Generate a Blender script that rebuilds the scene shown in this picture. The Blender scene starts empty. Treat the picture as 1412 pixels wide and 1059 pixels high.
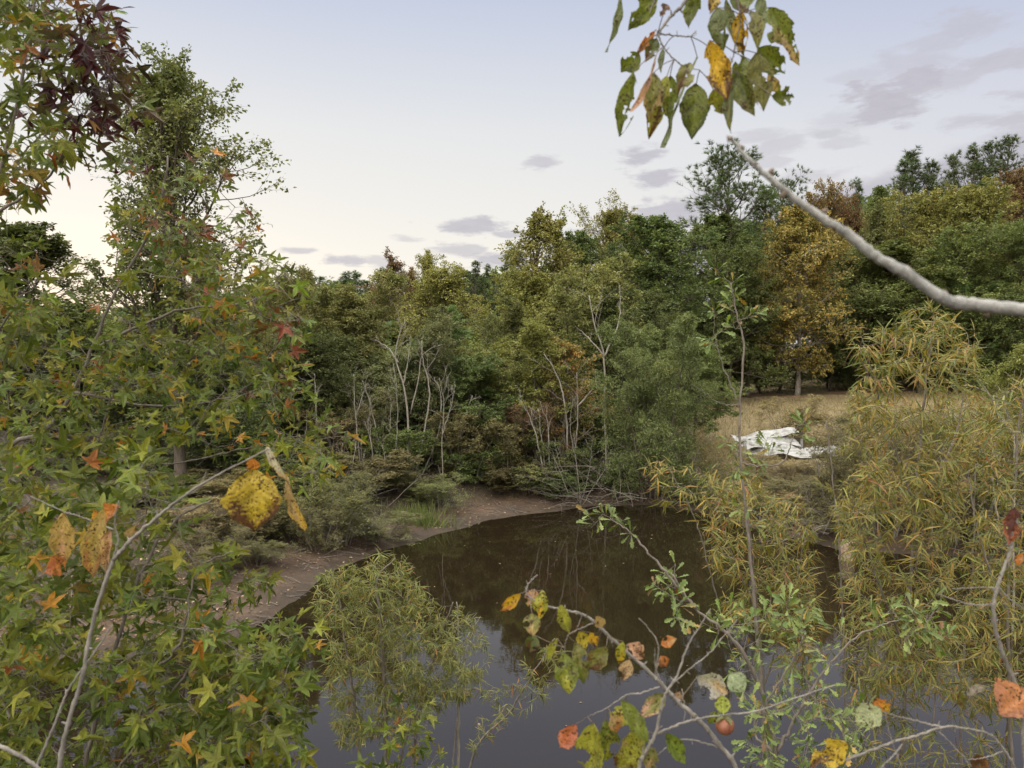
import bpy, math, random
import numpy as np
from mathutils import Vector

# ------------------------------------------------------------------ camera
S = bpy.context.scene
C = S.collection
CAM_Z, FPX, HORIZ = 6.0, 1066.0, 480.0
PITCH = math.atan((529.5 - HORIZ) / FPX)
cam_d = bpy.data.cameras.new("camera")
cam = bpy.data.objects.new("camera", cam_d); C.objects.link(cam)
cam.location = (0, 0, CAM_Z)
cam.rotation_euler = (math.pi / 2 - PITCH, 0, 0)
cam_d.sensor_width = 36; cam_d.lens = FPX / 1412 * 36
cam_d.clip_start = 0.05; cam_d.clip_end = 3000
cam_d.dof.use_dof = True; cam_d.dof.focus_distance = 14; cam_d.dof.aperture_fstop = 7.0
S.camera = cam

# ------------------------------------------------------------------ render / exposure
S.render.engine = "CYCLES"
cy = S.cycles
cy.max_bounces = 6; cy.diffuse_bounces = 3; cy.glossy_bounces = 3; cy.transmission_bounces = 3; cy.transparent_max_bounces = 4
cy.caustics_reflective = False; cy.caustics_refractive = False
cy.use_denoising = True
cy.sample_clamp_indirect = 4
S.view_settings.view_transform = "Standard"; S.view_settings.look = "None"
S.view_settings.gamma = 1; S.view_settings.exposure = 1.2

SUN_AZ, SUN_EL = math.radians(-30), math.radians(3.5)   # azimuth from +Y, clockwise

# ------------------------------------------------------------------ node helpers
def srgb(r, g, b):
    f = lambda c: (c / 255 / 12.92) if c / 255 <= 0.04045 else ((c / 255 + 0.055) / 1.055) ** 2.4
    return (f(r), f(g), f(b), 1)

class N:
    """tiny node tree helper"""
    def __init__(s, tree): s.t = tree; s.n = tree.nodes; s.l = tree.links
    def new(s, typ, **kw):
        o = s.n.new(typ)
        for k, v in kw.items(): setattr(o, k, v)
        return o
    def put(s, sock, v):
        if hasattr(v, "is_output"): s.l.new(v, sock)
        elif v is not None: sock.default_value = v
    def math(s, op, a, b=None, c=None, clamp=False):
        o = s.new("ShaderNodeMath", operation=op, use_clamp=clamp)
        for i, v in enumerate((a, b, c)):
            if v is not None: s.put(o.inputs[i], v)
        return o.outputs[0]
    def mix(s, f, a, b, mode="MIX"):
        o = s.new("ShaderNodeMix", data_type="RGBA", blend_type=mode)
        s.put(o.inputs[0], f); s.put(o.inputs[6], a); s.put(o.inputs[7], b)
        return o.outputs[2]
    def ramp(s, f, stops, interp="LINEAR"):
        o = s.new("ShaderNodeValToRGB"); r = o.color_ramp; r.interpolation = interp
        while len(r.elements) < len(stops): r.elements.new(0.5)
        for e, (p, c) in zip(r.elements, stops): e.position = p; e.color = c
        s.put(o.inputs[0], f)
        return o.outputs[0]
    def noise(s, vec, scale, detail=4, rough=0.6, dist=0):
        o = s.new("ShaderNodeTexNoise")
        o.inputs["Scale"].default_value = scale; o.inputs["Detail"].default_value = detail
        o.inputs["Roughness"].default_value = rough; o.inputs["Distortion"].default_value = dist
        if vec is not None: s.put(o.inputs["Vector"], vec)
        return o.outputs["Fac"]
    def smooth(s, x, a, b):
        o = s.new("ShaderNodeMapRange", interpolation_type="SMOOTHSTEP")
        s.put(o.inputs[0], x); o.inputs[1].default_value = a; o.inputs[2].default_value = b
        return o.outputs[0]

# ------------------------------------------------------------------ sky
def px_dir(px, py):
    x = (px - 706) / FPX; z = -(py - 529.5) / FPX; y = 1.0
    c, s = math.cos(PITCH), math.sin(PITCH)
    v = np.array([x, y * c + z * s, -y * s + z * c])
    return v / np.linalg.norm(v)
def px_azel(px, py):
    v = px_dir(px, py); return math.atan2(v[0], v[1]), math.asin(v[2])

W = bpy.data.worlds.new("World"); S.world = W; W.use_nodes = True
w = N(W.node_tree); w.n.clear()
sky = w.new("ShaderNodeTexSky", sky_type="NISHITA"); sky.sun_disc = False
sky.sun_elevation = SUN_EL; sky.sun_rotation = SUN_AZ; sky.dust_density = 0.6; sky.ozone_density = 2.0
tc = w.new("ShaderNodeTexCoord"); dirv = tc.outputs["Generated"]
sep = w.new("ShaderNodeSeparateXYZ"); w.put(sep.inputs[0], dirv)
az = w.math("ARCTAN2", sep.outputs[0], sep.outputs[1])
el = w.math("ARCSINE", sep.outputs[2])
e01 = w.math("MULTIPLY", el, 1 / (math.pi / 2))
grad = w.ramp(e01, [(0.0, (4.1, 3.92, 3.65, 1)), (0.07, (4.08, 3.93, 3.72, 1)), (0.17, (3.5, 3.54, 3.66, 1)),
                    (0.30, (2.15, 2.45, 3.35, 1)), (0.40, (2.7, 2.9, 3.4, 1)), (0.58, (20, 19.2, 17, 1)), (1.0, (31, 29.8, 25.5, 1))])  # high sky, out of view, brightened as added top light
# warmer and brighter towards the sunset, cooler away from it
ca = w.math("COSINE", w.math("SUBTRACT", az, SUN_AZ))
side = w.smooth(ca, 0.25, 1.0)
grad = w.mix(side, w.mix(1.0, grad, (0.86, 0.87, 0.95, 1), "MULTIPLY"), w.mix(1.0, grad, (1.04, 1.03, 1.0, 1), "MULTIPLY"))
back = w.smooth(w.math("MULTIPLY", sep.outputs[1], -1.0), 0.0, 0.8)   # the half of the sky behind the viewer: brightened as added fill light
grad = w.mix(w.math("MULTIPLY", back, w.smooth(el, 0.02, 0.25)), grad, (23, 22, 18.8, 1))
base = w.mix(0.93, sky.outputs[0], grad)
# clouds: soft mauve patches at fixed bearings
st = w.new("ShaderNodeCombineXYZ"); w.put(st.inputs[0], az); w.put(st.inputs[1], w.math("MULTIPLY", el, 3.2))
n1 = w.noise(st.outputs[0], 13, 6, 0.62, 0.3); n2 = w.noise(st.outputs[0], 34, 5, 0.65)
nz = w.math("ADD", w.math("MULTIPLY", w.math("SUBTRACT", n1, 0.5), 2.6), w.math("MULTIPLY", w.math("SUBTRACT", n2, 0.5), 1.3))
blobs = [(1225, 140, 62, 30, 1.0), (1262, 118, 36, 24, .9), (750, 224, 26, 12, .7), (880, 215, 34, 20, .9), (908, 246, 34, 14, .9), (648, 312, 60, 12, .9),
         (700, 325, 40, 9, .8), (640, 345, 50, 11, .7), (690, 358, 50, 16, .9), (480, 360, 42, 9, .8), (410, 345, 26, 6, .7), (520, 360, 30, 10, .6),
         (930, 295, 70, 24, .9), (815, 318, 34, 10, .6), (1075, 200, 46, 14, .55), (1060, 225, 34, 9, .5), (1330, 35, 46, 20, .6), (1385, 85, 44, 14, .7), (1290, 60, 40, 12, .5), (1200, 100, 40, 14, .4), (1180, 160, 60, 20, .35), (1100, 245, 60, 12, .5), (1050, 190, 40, 10, .5), (1140, 185, 26, 8, .6), (990, 270, 40, 12, .6), (1320, 110, 44, 14, .6),
         (1345, 165, 40, 9, .6), (1395, 165, 34, 7, .7), (1250, 90, 50, 18, .5), (1160, 195, 34, 10, .45), (560, 330, 22, 6, .5), (1560, 60, 120, 40, .7), (1500, 130, 90, 30, .7)]
mask = None
for (bx, by, rx, ry, a) in blobs:
    A, E = px_azel(bx, by)
    u = w.math("MULTIPLY", w.math("SUBTRACT", az, A), FPX / rx / 1.12); v = w.math("MULTIPLY", w.math("SUBTRACT", el, E), FPX / ry / 1.12)
    d = w.math("SQRT", w.math("ADD", w.math("MULTIPLY", u, u), w.math("MULTIPLY", v, v)))
    m = w.math("MULTIPLY", w.smooth(w.math("ADD", w.math("SUBTRACT", 1.0, d), w.math("MULTIPLY", nz, 1.0)), 0.0, 0.65), a)
    mask = m if mask is None else w.math("MAXIMUM", mask, m)
A0, E0 = px_azel(900, 320); A1, E1 = px_azel(1412, 172)
edge = w.math("ADD", E0, w.math("MULTIPLY", w.math("SUBTRACT", az, A0), (E1 - E0) / (A1 - A0)))
bank = w.smooth(w.math("ADD", w.math("SUBTRACT", edge, el), w.math("MULTIPLY", nz, 0.012)), -0.004, 0.018)
bank = w.math("MULTIPLY", bank, w.smooth(az, A0 - .05, A0 + .1))
mask = w.math("MULTIPLY", w.math("MAXIMUM", mask, bank), 0.92)
cl = w.mix(n2, (1.95, 1.88, 2.15, 1), (2.7, 2.6, 2.85, 1))
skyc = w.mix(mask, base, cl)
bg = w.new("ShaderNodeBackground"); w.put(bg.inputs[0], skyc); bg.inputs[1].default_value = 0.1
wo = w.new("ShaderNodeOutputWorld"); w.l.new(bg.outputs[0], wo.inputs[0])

sun_d = bpy.data.lights.new("sun", "SUN"); sun_d.energy = 0.5; sun_d.angle = math.radians(15); sun_d.color = (1.0, 0.9, 0.8)
sun = bpy.data.objects.new("sun", sun_d); C.objects.link(sun)
sd_ = Vector((math.sin(SUN_AZ) * math.cos(SUN_EL), math.cos(SUN_AZ) * math.cos(SUN_EL), math.sin(SUN_EL)))
sun.rotation_euler = sd_.to_track_quat("Z", "Y").to_euler(); sun.location = (0, 0, 60)

# ------------------------------------------------------------------ geometry helpers
def nrm(v):
    return v / np.maximum(np.linalg.norm(v, axis=-1, keepdims=True), 1e-9)

def at(px, py, D):
    """photo pixel at forward distance D -> world point (used to measure where things stand)"""
    x = (px - 706) / FPX * D; z = -(py - 529.5) / FPX * D
    c, s = math.cos(PITCH), math.sin(PITCH)
    return np.array([x, D * c + z * s, CAM_Z - D * s + z * c])

class MB:
    """collects faces, builds ONE mesh object"""
    def __init__(s): s.V = []; s.n = 0; s.F = []
    def add(s, V, F, col=None):
        V = np.asarray(V, float).reshape(-1, 3); F = np.asarray(F, int)
        s.V.append(V)
        if col is None: col = np.zeros((len(F), 3))
        s.F.append((F + s.n, np.asarray(col, float))); s.n += len(V)
    def mesh(s, name, smooth=True):
        me = bpy.data.meshes.new(name)
        V = np.concatenate(s.V); me.vertices.add(len(V)); me.vertices.foreach_set("co", V.ravel())
        cnt = np.concatenate([np.full(len(f), f.shape[1]) for f, _ in s.F])
        idx = np.concatenate([f.ravel() for f, _ in s.F])
        me.loops.add(len(idx)); me.loops.foreach_set("vertex_index", idx)
        me.polygons.add(len(cnt)); st = np.concatenate([[0], np.cumsum(cnt)[:-1]])
        me.polygons.foreach_set("loop_start", st)
        me.polygons.foreach_set("use_smooth", np.full(len(cnt), smooth))
        col = np.concatenate([c for _, c in s.F])
        a = me.attributes.new("col", "FLOAT_COLOR", "FACE")
        a.data.foreach_set("color", np.concatenate([col, np.ones((len(col), 1))], 1).ravel())
        me.update(calc_edges=True)
        return me
    def build(s, name, mat, parent=None, smooth=True):
        o = bpy.data.objects.new(name, s.mesh(name, smooth)); C.objects.link(o)
        o.data.materials.append(mat)
        if parent: o.parent = parent
        return o

def tag(o, label=None, cat=None, group=None, kind=None):
    if label: o["label"] = label
    if cat: o["category"] = cat
    if group: o["group"] = group
    if kind: o["kind"] = kind
    return o
def empty(name, loc, label, cat, group=None, rz=0):
    o = bpy.data.objects.new(name, None); C.objects.link(o); o.location = loc; o.rotation_euler.z = rz
    o.empty_display_size = 0.3
    return tag(o, label, cat, group)

def tubes(mb, P, R0, R1, k=5):
    """P (B,n,3) batch of polylines swept as tapered tubes"""
    P = np.asarray(P, float)
    if P.ndim == 2: P = P[None]
    B, n, _ = P.shape
    T = np.gradient(P, axis=1) if n > 2 else np.repeat((P[:, 1:] - P[:, :1]), 2, 1)
    T = nrm(T)
    ref = np.where(np.abs(T[:, :1, 2:3]) > 0.9, np.array([1., 0, 0]), np.array([0, 0, 1.]))
    ref = np.repeat(ref, n, 1)
    A = nrm(np.cross(T, ref)); Bv = np.cross(T, A)
    R0 = np.broadcast_to(np.asarray(R0, float), (B,)); R1 = np.broadcast_to(np.asarray(R1, float), (B,))
    r = R0[:, None] + (R1 - R0)[:, None] * np.linspace(0, 1, n)[None]
    th = np.arange(k) * 2 * math.pi / k
    V = P[:, :, None] + r[:, :, None, None] * (A[:, :, None] * np.cos(th)[:, None] + Bv[:, :, None] * np.sin(th)[:, None])
    ii = np.arange(n - 1)[:, None] * k; jj = np.arange(k)[None]
    q = np.stack([ii + jj, ii + (jj + 1) % k, ii + k + (jj + 1) % k, ii + k + jj], -1).reshape(-1, 4)
    F = (np.arange(B)[:, None, None] * (n * k) + q[None]).reshape(-1, 4)
    mb.add(V.reshape(-1, 3), F)

def tube_r(mb, P, R, k=8):
    """one polyline with a radius per point, ends capped"""
    P = np.asarray(P, float); n = len(P)
    T = nrm(np.gradient(P, axis=0))
    ref = np.array([1., 0, 0]) if abs(T[0, 2]) > 0.9 else np.array([0, 0, 1.])
    A = nrm(np.cross(T, ref)); Bv = np.cross(T, A); th = np.arange(k) * 2 * math.pi / k
    V = P[:, None] + np.asarray(R, float)[:, None, None] * (A[:, None] * np.cos(th)[:, None] + Bv[:, None] * np.sin(th)[:, None])
    ii = np.arange(n - 1)[:, None] * k; jj = np.arange(k)[None]
    q = np.stack([ii + jj, ii + (jj + 1) % k, ii + k + (jj + 1) % k, ii + k + jj], -1).reshape(-1, 4)
    V = np.concatenate([V.reshape(-1, 3), P[:1], P[-1:]])
    c0 = np.stack([np.full(k, n * k), (np.arange(k) + 1) % k, np.arange(k)], -1)
    c1 = np.stack([np.full(k, n * k + 1), (n - 1) * k + np.arange(k), (n - 1) * k + (np.arange(k) + 1) % k], -1)
    n0 = mb.n
    mb.add(V, q)
    mb.F.append((c0 + n0, np.zeros((k, 3)))); mb.F.append((c1 + n0, np.zeros((k, 3))))

def spline(pts, n):
    """Catmull-Rom through points"""
    P = np.asarray(pts, float); P = np.vstack([2 * P[0] - P[1], P, 2 * P[-1] - P[-2]])
    m = len(P) - 3; t = np.linspace(0, m - 1e-6, n); i = t.astype(int); f = (t - i)[:, None]
    a, b, c, d = P[i], P[i + 1], P[i + 2], P[i + 3]
    return 0.5 * (2 * b + (c - a) * f + (2 * a - 5 * b + 4 * c - d) * f ** 2 + (3 * b - a - 3 * c + d) * f ** 3)

# leaf outlines: (along, across, up) with length 1; faces grouped by size
def strip(stations):
    """stations (x, halfwidth): folded blade with a midrib"""
    V = []; F = []
    for x, h in stations:
        V += [(x, -h, h * .35), (x, 0, 0), (x, h, h * .35)]
    for i in range(len(stations) - 1):
        a = i * 3; F += [(a, a + 1, a + 4, a + 3), (a + 1, a + 2, a + 5, a + 4)]
    return np.array(V, float), np.array(F)
def star():
    ring = []
    def p(r, deg): ring.append((r * math.cos(math.radians(deg)), r * math.sin(math.radians(deg))))
    lobes = [(-128, .62), (-64, .95), (0, 1.05), (64, .95), (128, .62)]
    for i, (a, r) in enumerate(lobes):
        p(r * .58, a - 14); p(r * .80, a - 6); p(r, a); p(r * .80, a + 6); p(r * .58, a + 14)
        p(.33 if i < 4 else .12, a + 32 if i < 4 else 180)
    V = [(0, 0, 0)] + [(x, y, -.16 * (x * x + y * y) + .05 * math.sin(5 * math.atan2(y, x))) for x, y in ring]
    n = len(ring)
    F = [(0, 1 + i, 1 + (i + 1) % n) for i in range(n)]
    V = np.array(V, float); V[:, 0] += .18
    V *= .62
    return V, np.array(F)
def oak():
    return strip([(0, .012), (.25, .035), (.45, .09), (.55, .07), (.70, .19), (.78, .10), (.90, .16), (1, .03)])
LEAF = {
    "quad": (np.array([(0, 0, 0), (.45, -.30, .05), (1, 0, -.04), (.45, .30, .05)], float), np.array([(0, 1, 2, 3)])),
    "slim": (np.array([(0, 0, 0), (.45, -.15, .03), (1, 0, -.08), (.45, .15, .03)], float), np.array([(0, 1, 2, 3)])),
    "needle": (np.array([(0, -.03, 0), (1, 0, 0), (0, .03, 0)], float), np.array([(0, 1, 2)])),
    "willow": strip([(0, .008), (.15, .036), (.42, .054), (.72, .034), (1, .003)]),
    "ovate": strip([(0, .01), (.12, .16), (.34, .25), (.62, .20), (.85, .09), (1, .005)]),
    "star": star(), "oak": oak(),
}
def leaves(mb, kind, pos, axis, up, size, col, sag=None, fold=None):
    """one batch of leaves: pos, axis, rough normal 'up' (N,3), size (N,), per-leaf colour (N,3)"""
    T, F = LEAF[kind]; Nn = len(pos)
    x = nrm(axis); y = nrm(np.cross(up, x)); z = np.cross(x, y)
    t = np.repeat(T[None], Nn, 0)
    if sag is not None: t[:, :, 2] -= sag[:, None] * t[:, :, 0] ** 2
    if fold is not None:
        t[:, :, 2] += fold[:, None] * np.abs(t[:, :, 1]); t[:, :, 1] *= np.sqrt(np.maximum(.1, 1 - .75 * fold ** 2))[:, None]
    t = t * size[:, None, None]
    V = pos[:, None] + t[:, :, :1] * x[:, None] + t[:, :, 1:2] * y[:, None] + t[:, :, 2:3] * z[:, None]
    Fa = (np.arange(Nn)[:, None, None] * len(T) + F[None]).reshape(-1, F.shape[1])
    mb.add(V.reshape(-1, 3), Fa, np.repeat(col, len(F), 0))

# ------------------------------------------------------------------ materials
def mat(name):
    m = bpy.data.materials.new(name); m.use_nodes = True
    n = N(m.node_tree); n.n.clear()
    out = n.new("ShaderNodeOutputMaterial")
    return m, n, out
def leaf_shader(n, out, col, rough=0.5, trans=0.3, spec=0.3, bump=None):
    b = n.new("ShaderNodeBsdfPrincipled"); n.put(b.inputs["Base Color"], col)
    b.inputs["Roughness"].default_value = rough; b.inputs["Specular IOR Level"].default_value = spec
    t = n.new("ShaderNodeBsdfTranslucent"); n.put(t.inputs[0], n.mix(1.0, col, (1.2, 1.25, .7, 1), "MULTIPLY"))
    mx = n.new("ShaderNodeMixShader"); mx.inputs[0].default_value = trans
    n.l.new(b.outputs[0], mx.inputs[1]); n.l.new(t.outputs[0], mx.inputs[2]); n.l.new(mx.outputs[0], out.inputs[0])
    if bump is not None: n.l.new(bump, b.inputs["Normal"])
PALGAIN = 1.55
def foliage(name, c0, c1, c2, accent=None, amt=0.0, trans=0.28):
    """far foliage: per-leaf and per-bough colour between three tones plus stray accent leaves"""
    g_ = PALGAIN; c0, c1, c2 = [(c[0] * g_, c[1] * g_ * .97, c[2] * g_ * .9, 1) for c in (c0, c1, c2)]
    m, n, out = mat(name)
    at_ = n.new("ShaderNodeAttribute", attribute_name="col"); sp = n.new("ShaderNodeSeparateColor"); n.put(sp.inputs[0], at_.outputs["Color"])
    rnd, clump, acc = sp.outputs
    oi = n.new("ShaderNodeObjectInfo")
    f = n.math("ADD", n.math("MULTIPLY", rnd, 0.45), n.math("MULTIPLY", clump, 0.55))
    col = n.ramp(f, [(0.12, c0), (0.5, c1), (0.9, c2)])
    if accent:
        thr = n.math("GREATER_THAN", n.math("ADD", n.math("MULTIPLY", acc, .6), n.math("MULTIPLY", clump, .4)), 1 - amt)
        col = n.mix(thr, col, accent)
    hs = n.new("ShaderNodeHueSaturation"); n.put(hs.inputs["Color"], col)
    hs.inputs["Saturation"].default_value = .90; n.put(hs.inputs["Hue"], n.math("MULTIPLY_ADD", oi.outputs["Random"], 0.03, 0.485))
    n.put(hs.inputs["Value"], n.math("MULTIPLY_ADD", oi.outputs["Random"], 0.3, 0.85))
    leaf_shader(n, out, hs.outputs[0], 0.6, trans, 0.2)
    return m
def near_leaf(name, trans=0.3, spots=0.0, rough=0.42):
    m, n, out = mat(name)
    a = n.new("ShaderNodeAttribute", attribute_name="col"); col = a.outputs["Color"]
    t = n.new("ShaderNodeTexCoord"); g = n.new("ShaderNodeNewGeometry")
    v = n.noise(g.outputs["Position"], 30, 3)
    col = n.mix(0.7, col, n.ramp(v, [(0.3, (.62, .6, .55, 1)), (0.7, (1.25, 1.25, 1.1, 1))]), "MULTIPLY")
    if spots:
        s = n.noise(g.outputs["Position"], 190, 2, .5); s2 = n.noise(g.outputs["Position"], 45, 3)
        sm = n.smooth(n.math("ADD", s, n.math("MULTIPLY", s2, .45)), .80, .88)
        col = n.mix(n.math("MULTIPLY", sm, spots), col, (.045, .022, .010, 1))
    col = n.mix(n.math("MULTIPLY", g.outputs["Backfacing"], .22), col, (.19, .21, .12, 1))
    leaf_shader(n, out, col, rough, trans, 0.22)
    return m
def bark(name, c0, c1, scale=14, bump=.4):
    m, n, out = mat(name)
    t = n.new("ShaderNodeTexCoord"); mp = n.new("ShaderNodeMapping"); mp.inputs["Scale"].default_value = (1, 1, .3)
    n.put(mp.inputs[0], t.outputs["Object"])
    v = n.noise(mp.outputs[0], scale, 6, .7)
    b = n.new("ShaderNodeBsdfPrincipled"); n.put(b.inputs["Base Color"], n.ramp(v, [(.3, c0), (.7, c1)]))
    b.inputs["Roughness"].default_value = .85; b.inputs["Specular IOR Level"].default_value = .2
    bp = n.new("ShaderNodeBump"); bp.inputs["Strength"].default_value = bump; bp.inputs["Distance"].default_value = .02
    n.put(bp.inputs["Height"], v); n.l.new(bp.outputs[0], b.inputs["Normal"]); n.l.new(b.outputs[0], out.inputs[0])
    return m

def L(r, g, b): return (r, g, b, 1)
BARK_DARK = bark("bark_dark", L(.05, .04, .032), L(.13, .105, .085))
BARK_PALE = bark("bark_pale", L(.15, .13, .11), L(.34, .31, .27), 10)
BARK_TWIG = bark("bark_twig", L(.07, .05, .035), L(.18, .14, .11), 30)
BARK_STEM = bark("bark_stem", L(.075, .062, .05), L(.22, .19, .165), 30)
BARK_GREY = bark("bark_grey", L(.10, .088, .078), L(.28, .255, .23), 34, .7)
BARK_BOUGH = bark("bark_bough", L(.17, .165, .16), L(.40, .39, .38), 45, .6)

PAL = {
    "olive": foliage("foliage_olive", L(.050, .060, .018), L(.090, .100, .032), L(.15, .145, .05)),
    "softolive": foliage("foliage_soft_olive", L(0.078, 0.086, 0.026), L(0.128, 0.13, 0.043), L(0.19, 0.175, 0.06)),
    "green": foliage("foliage_green", L(0.042, 0.062, 0.016), L(0.076, 0.098, 0.025), L(0.125, 0.14, 0.038)),
    "deep": foliage("foliage_deep_green", L(0.034, 0.05, 0.015), L(0.06, 0.08, 0.022), L(0.1, 0.115, 0.033)),
    "pine": foliage("foliage_pine", L(0.028, 0.046, 0.017), L(0.05, 0.076, 0.026), L(0.085, 0.115, 0.04), trans=.1),
    "pinelit": foliage("foliage_fresh_pine", L(0.042, 0.072, 0.02), L(0.072, 0.112, 0.03), L(0.115, 0.155, 0.045), trans=.1),
    "yellowgreen": foliage("foliage_yellow_green", L(0.072, 0.085, 0.02), L(0.125, 0.13, 0.03), L(0.2, 0.185, 0.045), L(.30, .21, .04), .08),
    "gold": foliage("foliage_gold", L(0.08, 0.09, 0.022), L(0.15, 0.148, 0.034), L(0.24, 0.205, 0.05), L(.09, .10, .03), .25),
    "amber": foliage("foliage_amber", L(0.095, 0.1, 0.024), L(0.205, 0.178, 0.034), L(0.32, 0.24, 0.045), L(.070, .09, .026), .27),
    "russet": foliage("foliage_russet", L(0.08, 0.05, 0.022), L(0.13, 0.08, 0.032), L(0.19, 0.11, 0.045), L(.08, .085, .03), .3),
    "brown": foliage("foliage_brown", L(0.052, 0.05, 0.02), L(0.088, 0.08, 0.03), L(0.135, 0.112, 0.045), L(.14, .085, .03), .12),
    "shoregreen": foliage("foliage_shore_green", L(0.055, 0.08, 0.026), L(0.098, 0.128, 0.042), L(0.15, 0.17, 0.062)),
    "tan": foliage("foliage_tan", L(.095, .074, .030), L(.155, .122, .052), L(.24, .185, .085), L(.12, .13, .05), .2),
    "litter": foliage("foliage_litter", L(.05, .033, .02), L(.12, .08, .045), L(.26, .19, .12), trans=0.05),
    "greygreen": foliage("foliage_grey_green", L(0.066, 0.08, 0.034), L(0.105, 0.12, 0.05), L(0.155, 0.16, 0.074)),
    "orangemix": foliage("foliage_orange_mix", L(.075, .085, .024), L(.15, .12, .03), L(.33, .19, .035), L(.36, .13, .03), .2),
}

# ------------------------------------------------------------------ terrain
POND = np.array([(-30, 12.5), (-18, 13.2), (-9.2, 13.9), (-6.6, 14.9), (-5.5, 15.8), (-5.35, 17.5), (-4.9, 20.3), (-4.0, 22.0), (-3.2, 23.3), (-2.4, 24.6), (-.65, 26.6),
                 (1.4, 28.2), (3.4, 29.4), (5.2, 29.2), (6.6, 28.0), (7.7, 26.0), (9.1, 24.1), (9.65, 22.4), (12.9, 22.0), (13.8, 20.4), (15.2, 17.3), (19, 14), (28, 12),
                 (28, 8), (12, 8.3), (0, 8.0), (-12, 8.2), (-30, 9)])
def pond_sd(X, Y):
    """signed distance to the pond edge, positive on land"""
    P = np.stack([X, Y], -1).reshape(-1, 2); d = np.full(len(P), 1e9); ins = np.zeros(len(P), bool)
    for i in range(len(POND)):
        a = POND[i]; b = POND[(i + 1) % len(POND)]; ab = b - a
        t = np.clip(((P - a) @ ab) / (ab @ ab), 0, 1); d = np.minimum(d, np.linalg.norm(P - a - t[:, None] * ab, axis=1))
        c = (a[1] > P[:, 1]) != (b[1] > P[:, 1])
        xi = a[0] + (P[:, 1] - a[1]) / (b[1] - a[1] if b[1] != a[1] else 1e-9) * ab[0]
        ins ^= c & (P[:, 0] < xi)
    return (np.where(ins, -d, d)).reshape(np.shape(X))
def wav(x, y):
    return (np.sin(x * .9 + 1.3 * np.sin(y * .37)) + np.sin(y * 1.1 + .8 * np.sin(x * .53 + 1)) + .6 * np.sin(x * 2.3 + y * 1.7) + .4 * np.sin(x * 4.1 - y * 3.3)) / 3
def ground(X, Y):
    X = np.asarray(X, float); Y = np.asarray(Y, float)
    s = pond_sd(X, Y) + .22 * wav(X, Y) + .10 * wav(X * 3.1 + 5, Y * 2.7)
    o = np.maximum(s, 0)
    far = .13 * np.minimum(o, 2.0) + .30 * np.clip(o - 2.0, 0, 3.2) + .045 * np.clip(o - 5.2, 0, 40) + .01 * np.clip(o - 45, 0, 60)
    near = np.minimum(.62 * o, 4.4)
    k = np.clip((11 - Y) / 3.0, 0, 1); k = np.where((Y > 8) & (np.abs(X) > 28), 0, k)
    z = far * (1 - k) + near * k + .05 * wav(X * 1.7, Y * 1.7) * np.clip(o, 0, 1)
    return np.where(s < 0, np.maximum(.35 * s, -1.6), z + .004)
def gz(x, y): return float(ground(np.array([x]), np.array([y]))[0])

def axis_(fine0, fine1, step, far0, far1):
    a = np.arange(fine0, fine1 + 1e-6, step); out = [fine1]; s = step
    while out[-1] < far1: s *= 1.18; out.append(out[-1] + s)
    lo = [fine0]; s = step
    while lo[-1] > far0: s *= 1.18; lo.append(lo[-1] - s)
    return np.concatenate([lo[:0:-1], a, out[1:]])
gx = axis_(-16, 22, .28, -900, 900); gy = axis_(5, 44, .28, -300, 1500)
GX, GY = np.meshgrid(gx, gy); GZ = ground(GX, GY)
mb = MB(); nx, ny = len(gx), len(gy)
i = (np.arange(ny - 1)[:, None] * nx + np.arange(nx - 1)[None]).ravel()
mb.add(np.stack([GX, GY, GZ], -1).reshape(-1, 3), np.stack([i, i + 1, i + nx + 1, i + nx], -1))
m, n, out = mat("ground_soil")
za = n.new("ShaderNodeAttribute", attribute_name="zone"); zs = n.new("ShaderNodeSeparateColor"); n.put(zs.inputs[0], za.outputs["Color"])
g = n.new("ShaderNodeNewGeometry"); pos = g.outputs["Position"]
a1 = n.noise(pos, .9, 6, .65); a2 = n.noise(pos, 9, 5, .7); a3 = n.noise(pos, 45, 3, .7)
mud = n.ramp(n.math("ADD", n.math("MULTIPLY", a1, .6), n.math("MULTIPLY", a2, .4)), [(.32, L(.032, .020, .012)), (.5, L(.085, .050, .030)), (.72, L(.185, .120, .078))])
litter = n.ramp(n.math("ADD", n.math("MULTIPLY", a2, .5), n.math("MULTIPLY", a3, .5)), [(.3, L(.022, .017, .010)), (.5, L(.055, .042, .025)), (.7, L(.11, .085, .05))])
field = n.ramp(n.math("ADD", n.math("MULTIPLY", a1, .5), n.math("MULTIPLY", a3, .5)), [(.3, L(.11, .09, .04)), (.5, L(.20, .155, .08)), (.7, L(.29, .22, .125))])
clay = n.ramp(a2, [(.3, L(.20, .105, .055)), (.7, L(.36, .22, .13))])
sz_ = n.new("ShaderNodeSeparateXYZ"); n.put(sz_.inputs[0], pos); wet = n.smooth(n.math("ADD", sz_.outputs[2], n.math("MULTIPLY", a2, .12)), .26, .07)   # wet tide line just above the water
mud = n.mix(n.math("MULTIPLY", wet, .6), mud, L(.022, .016, .010))
col = n.mix(zs.outputs[0], litter, mud); col = n.mix(zs.outputs[1], col, field)
b = n.new("ShaderNodeBsdfPrincipled"); n.put(b.inputs["Base Color"], col); n.put(b.inputs["Roughness"], n.math("MULTIPLY_ADD", wet, -.45, .92))
bp = n.new("ShaderNodeBump"); bp.inputs["Strength"].default_value = .9; bp.inputs["Distance"].default_value = .08
n.put(bp.inputs["Height"], n.math("ADD", a2, n.math("MULTIPLY", a3, .5))); n.l.new(bp.outputs[0], b.inputs["Normal"]); n.l.new(b.outputs[0], out.inputs[0])
land = mb.build("ground", m); tag(land, "clay and leaf covered ground around the pond", "ground", kind="structure")
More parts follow.
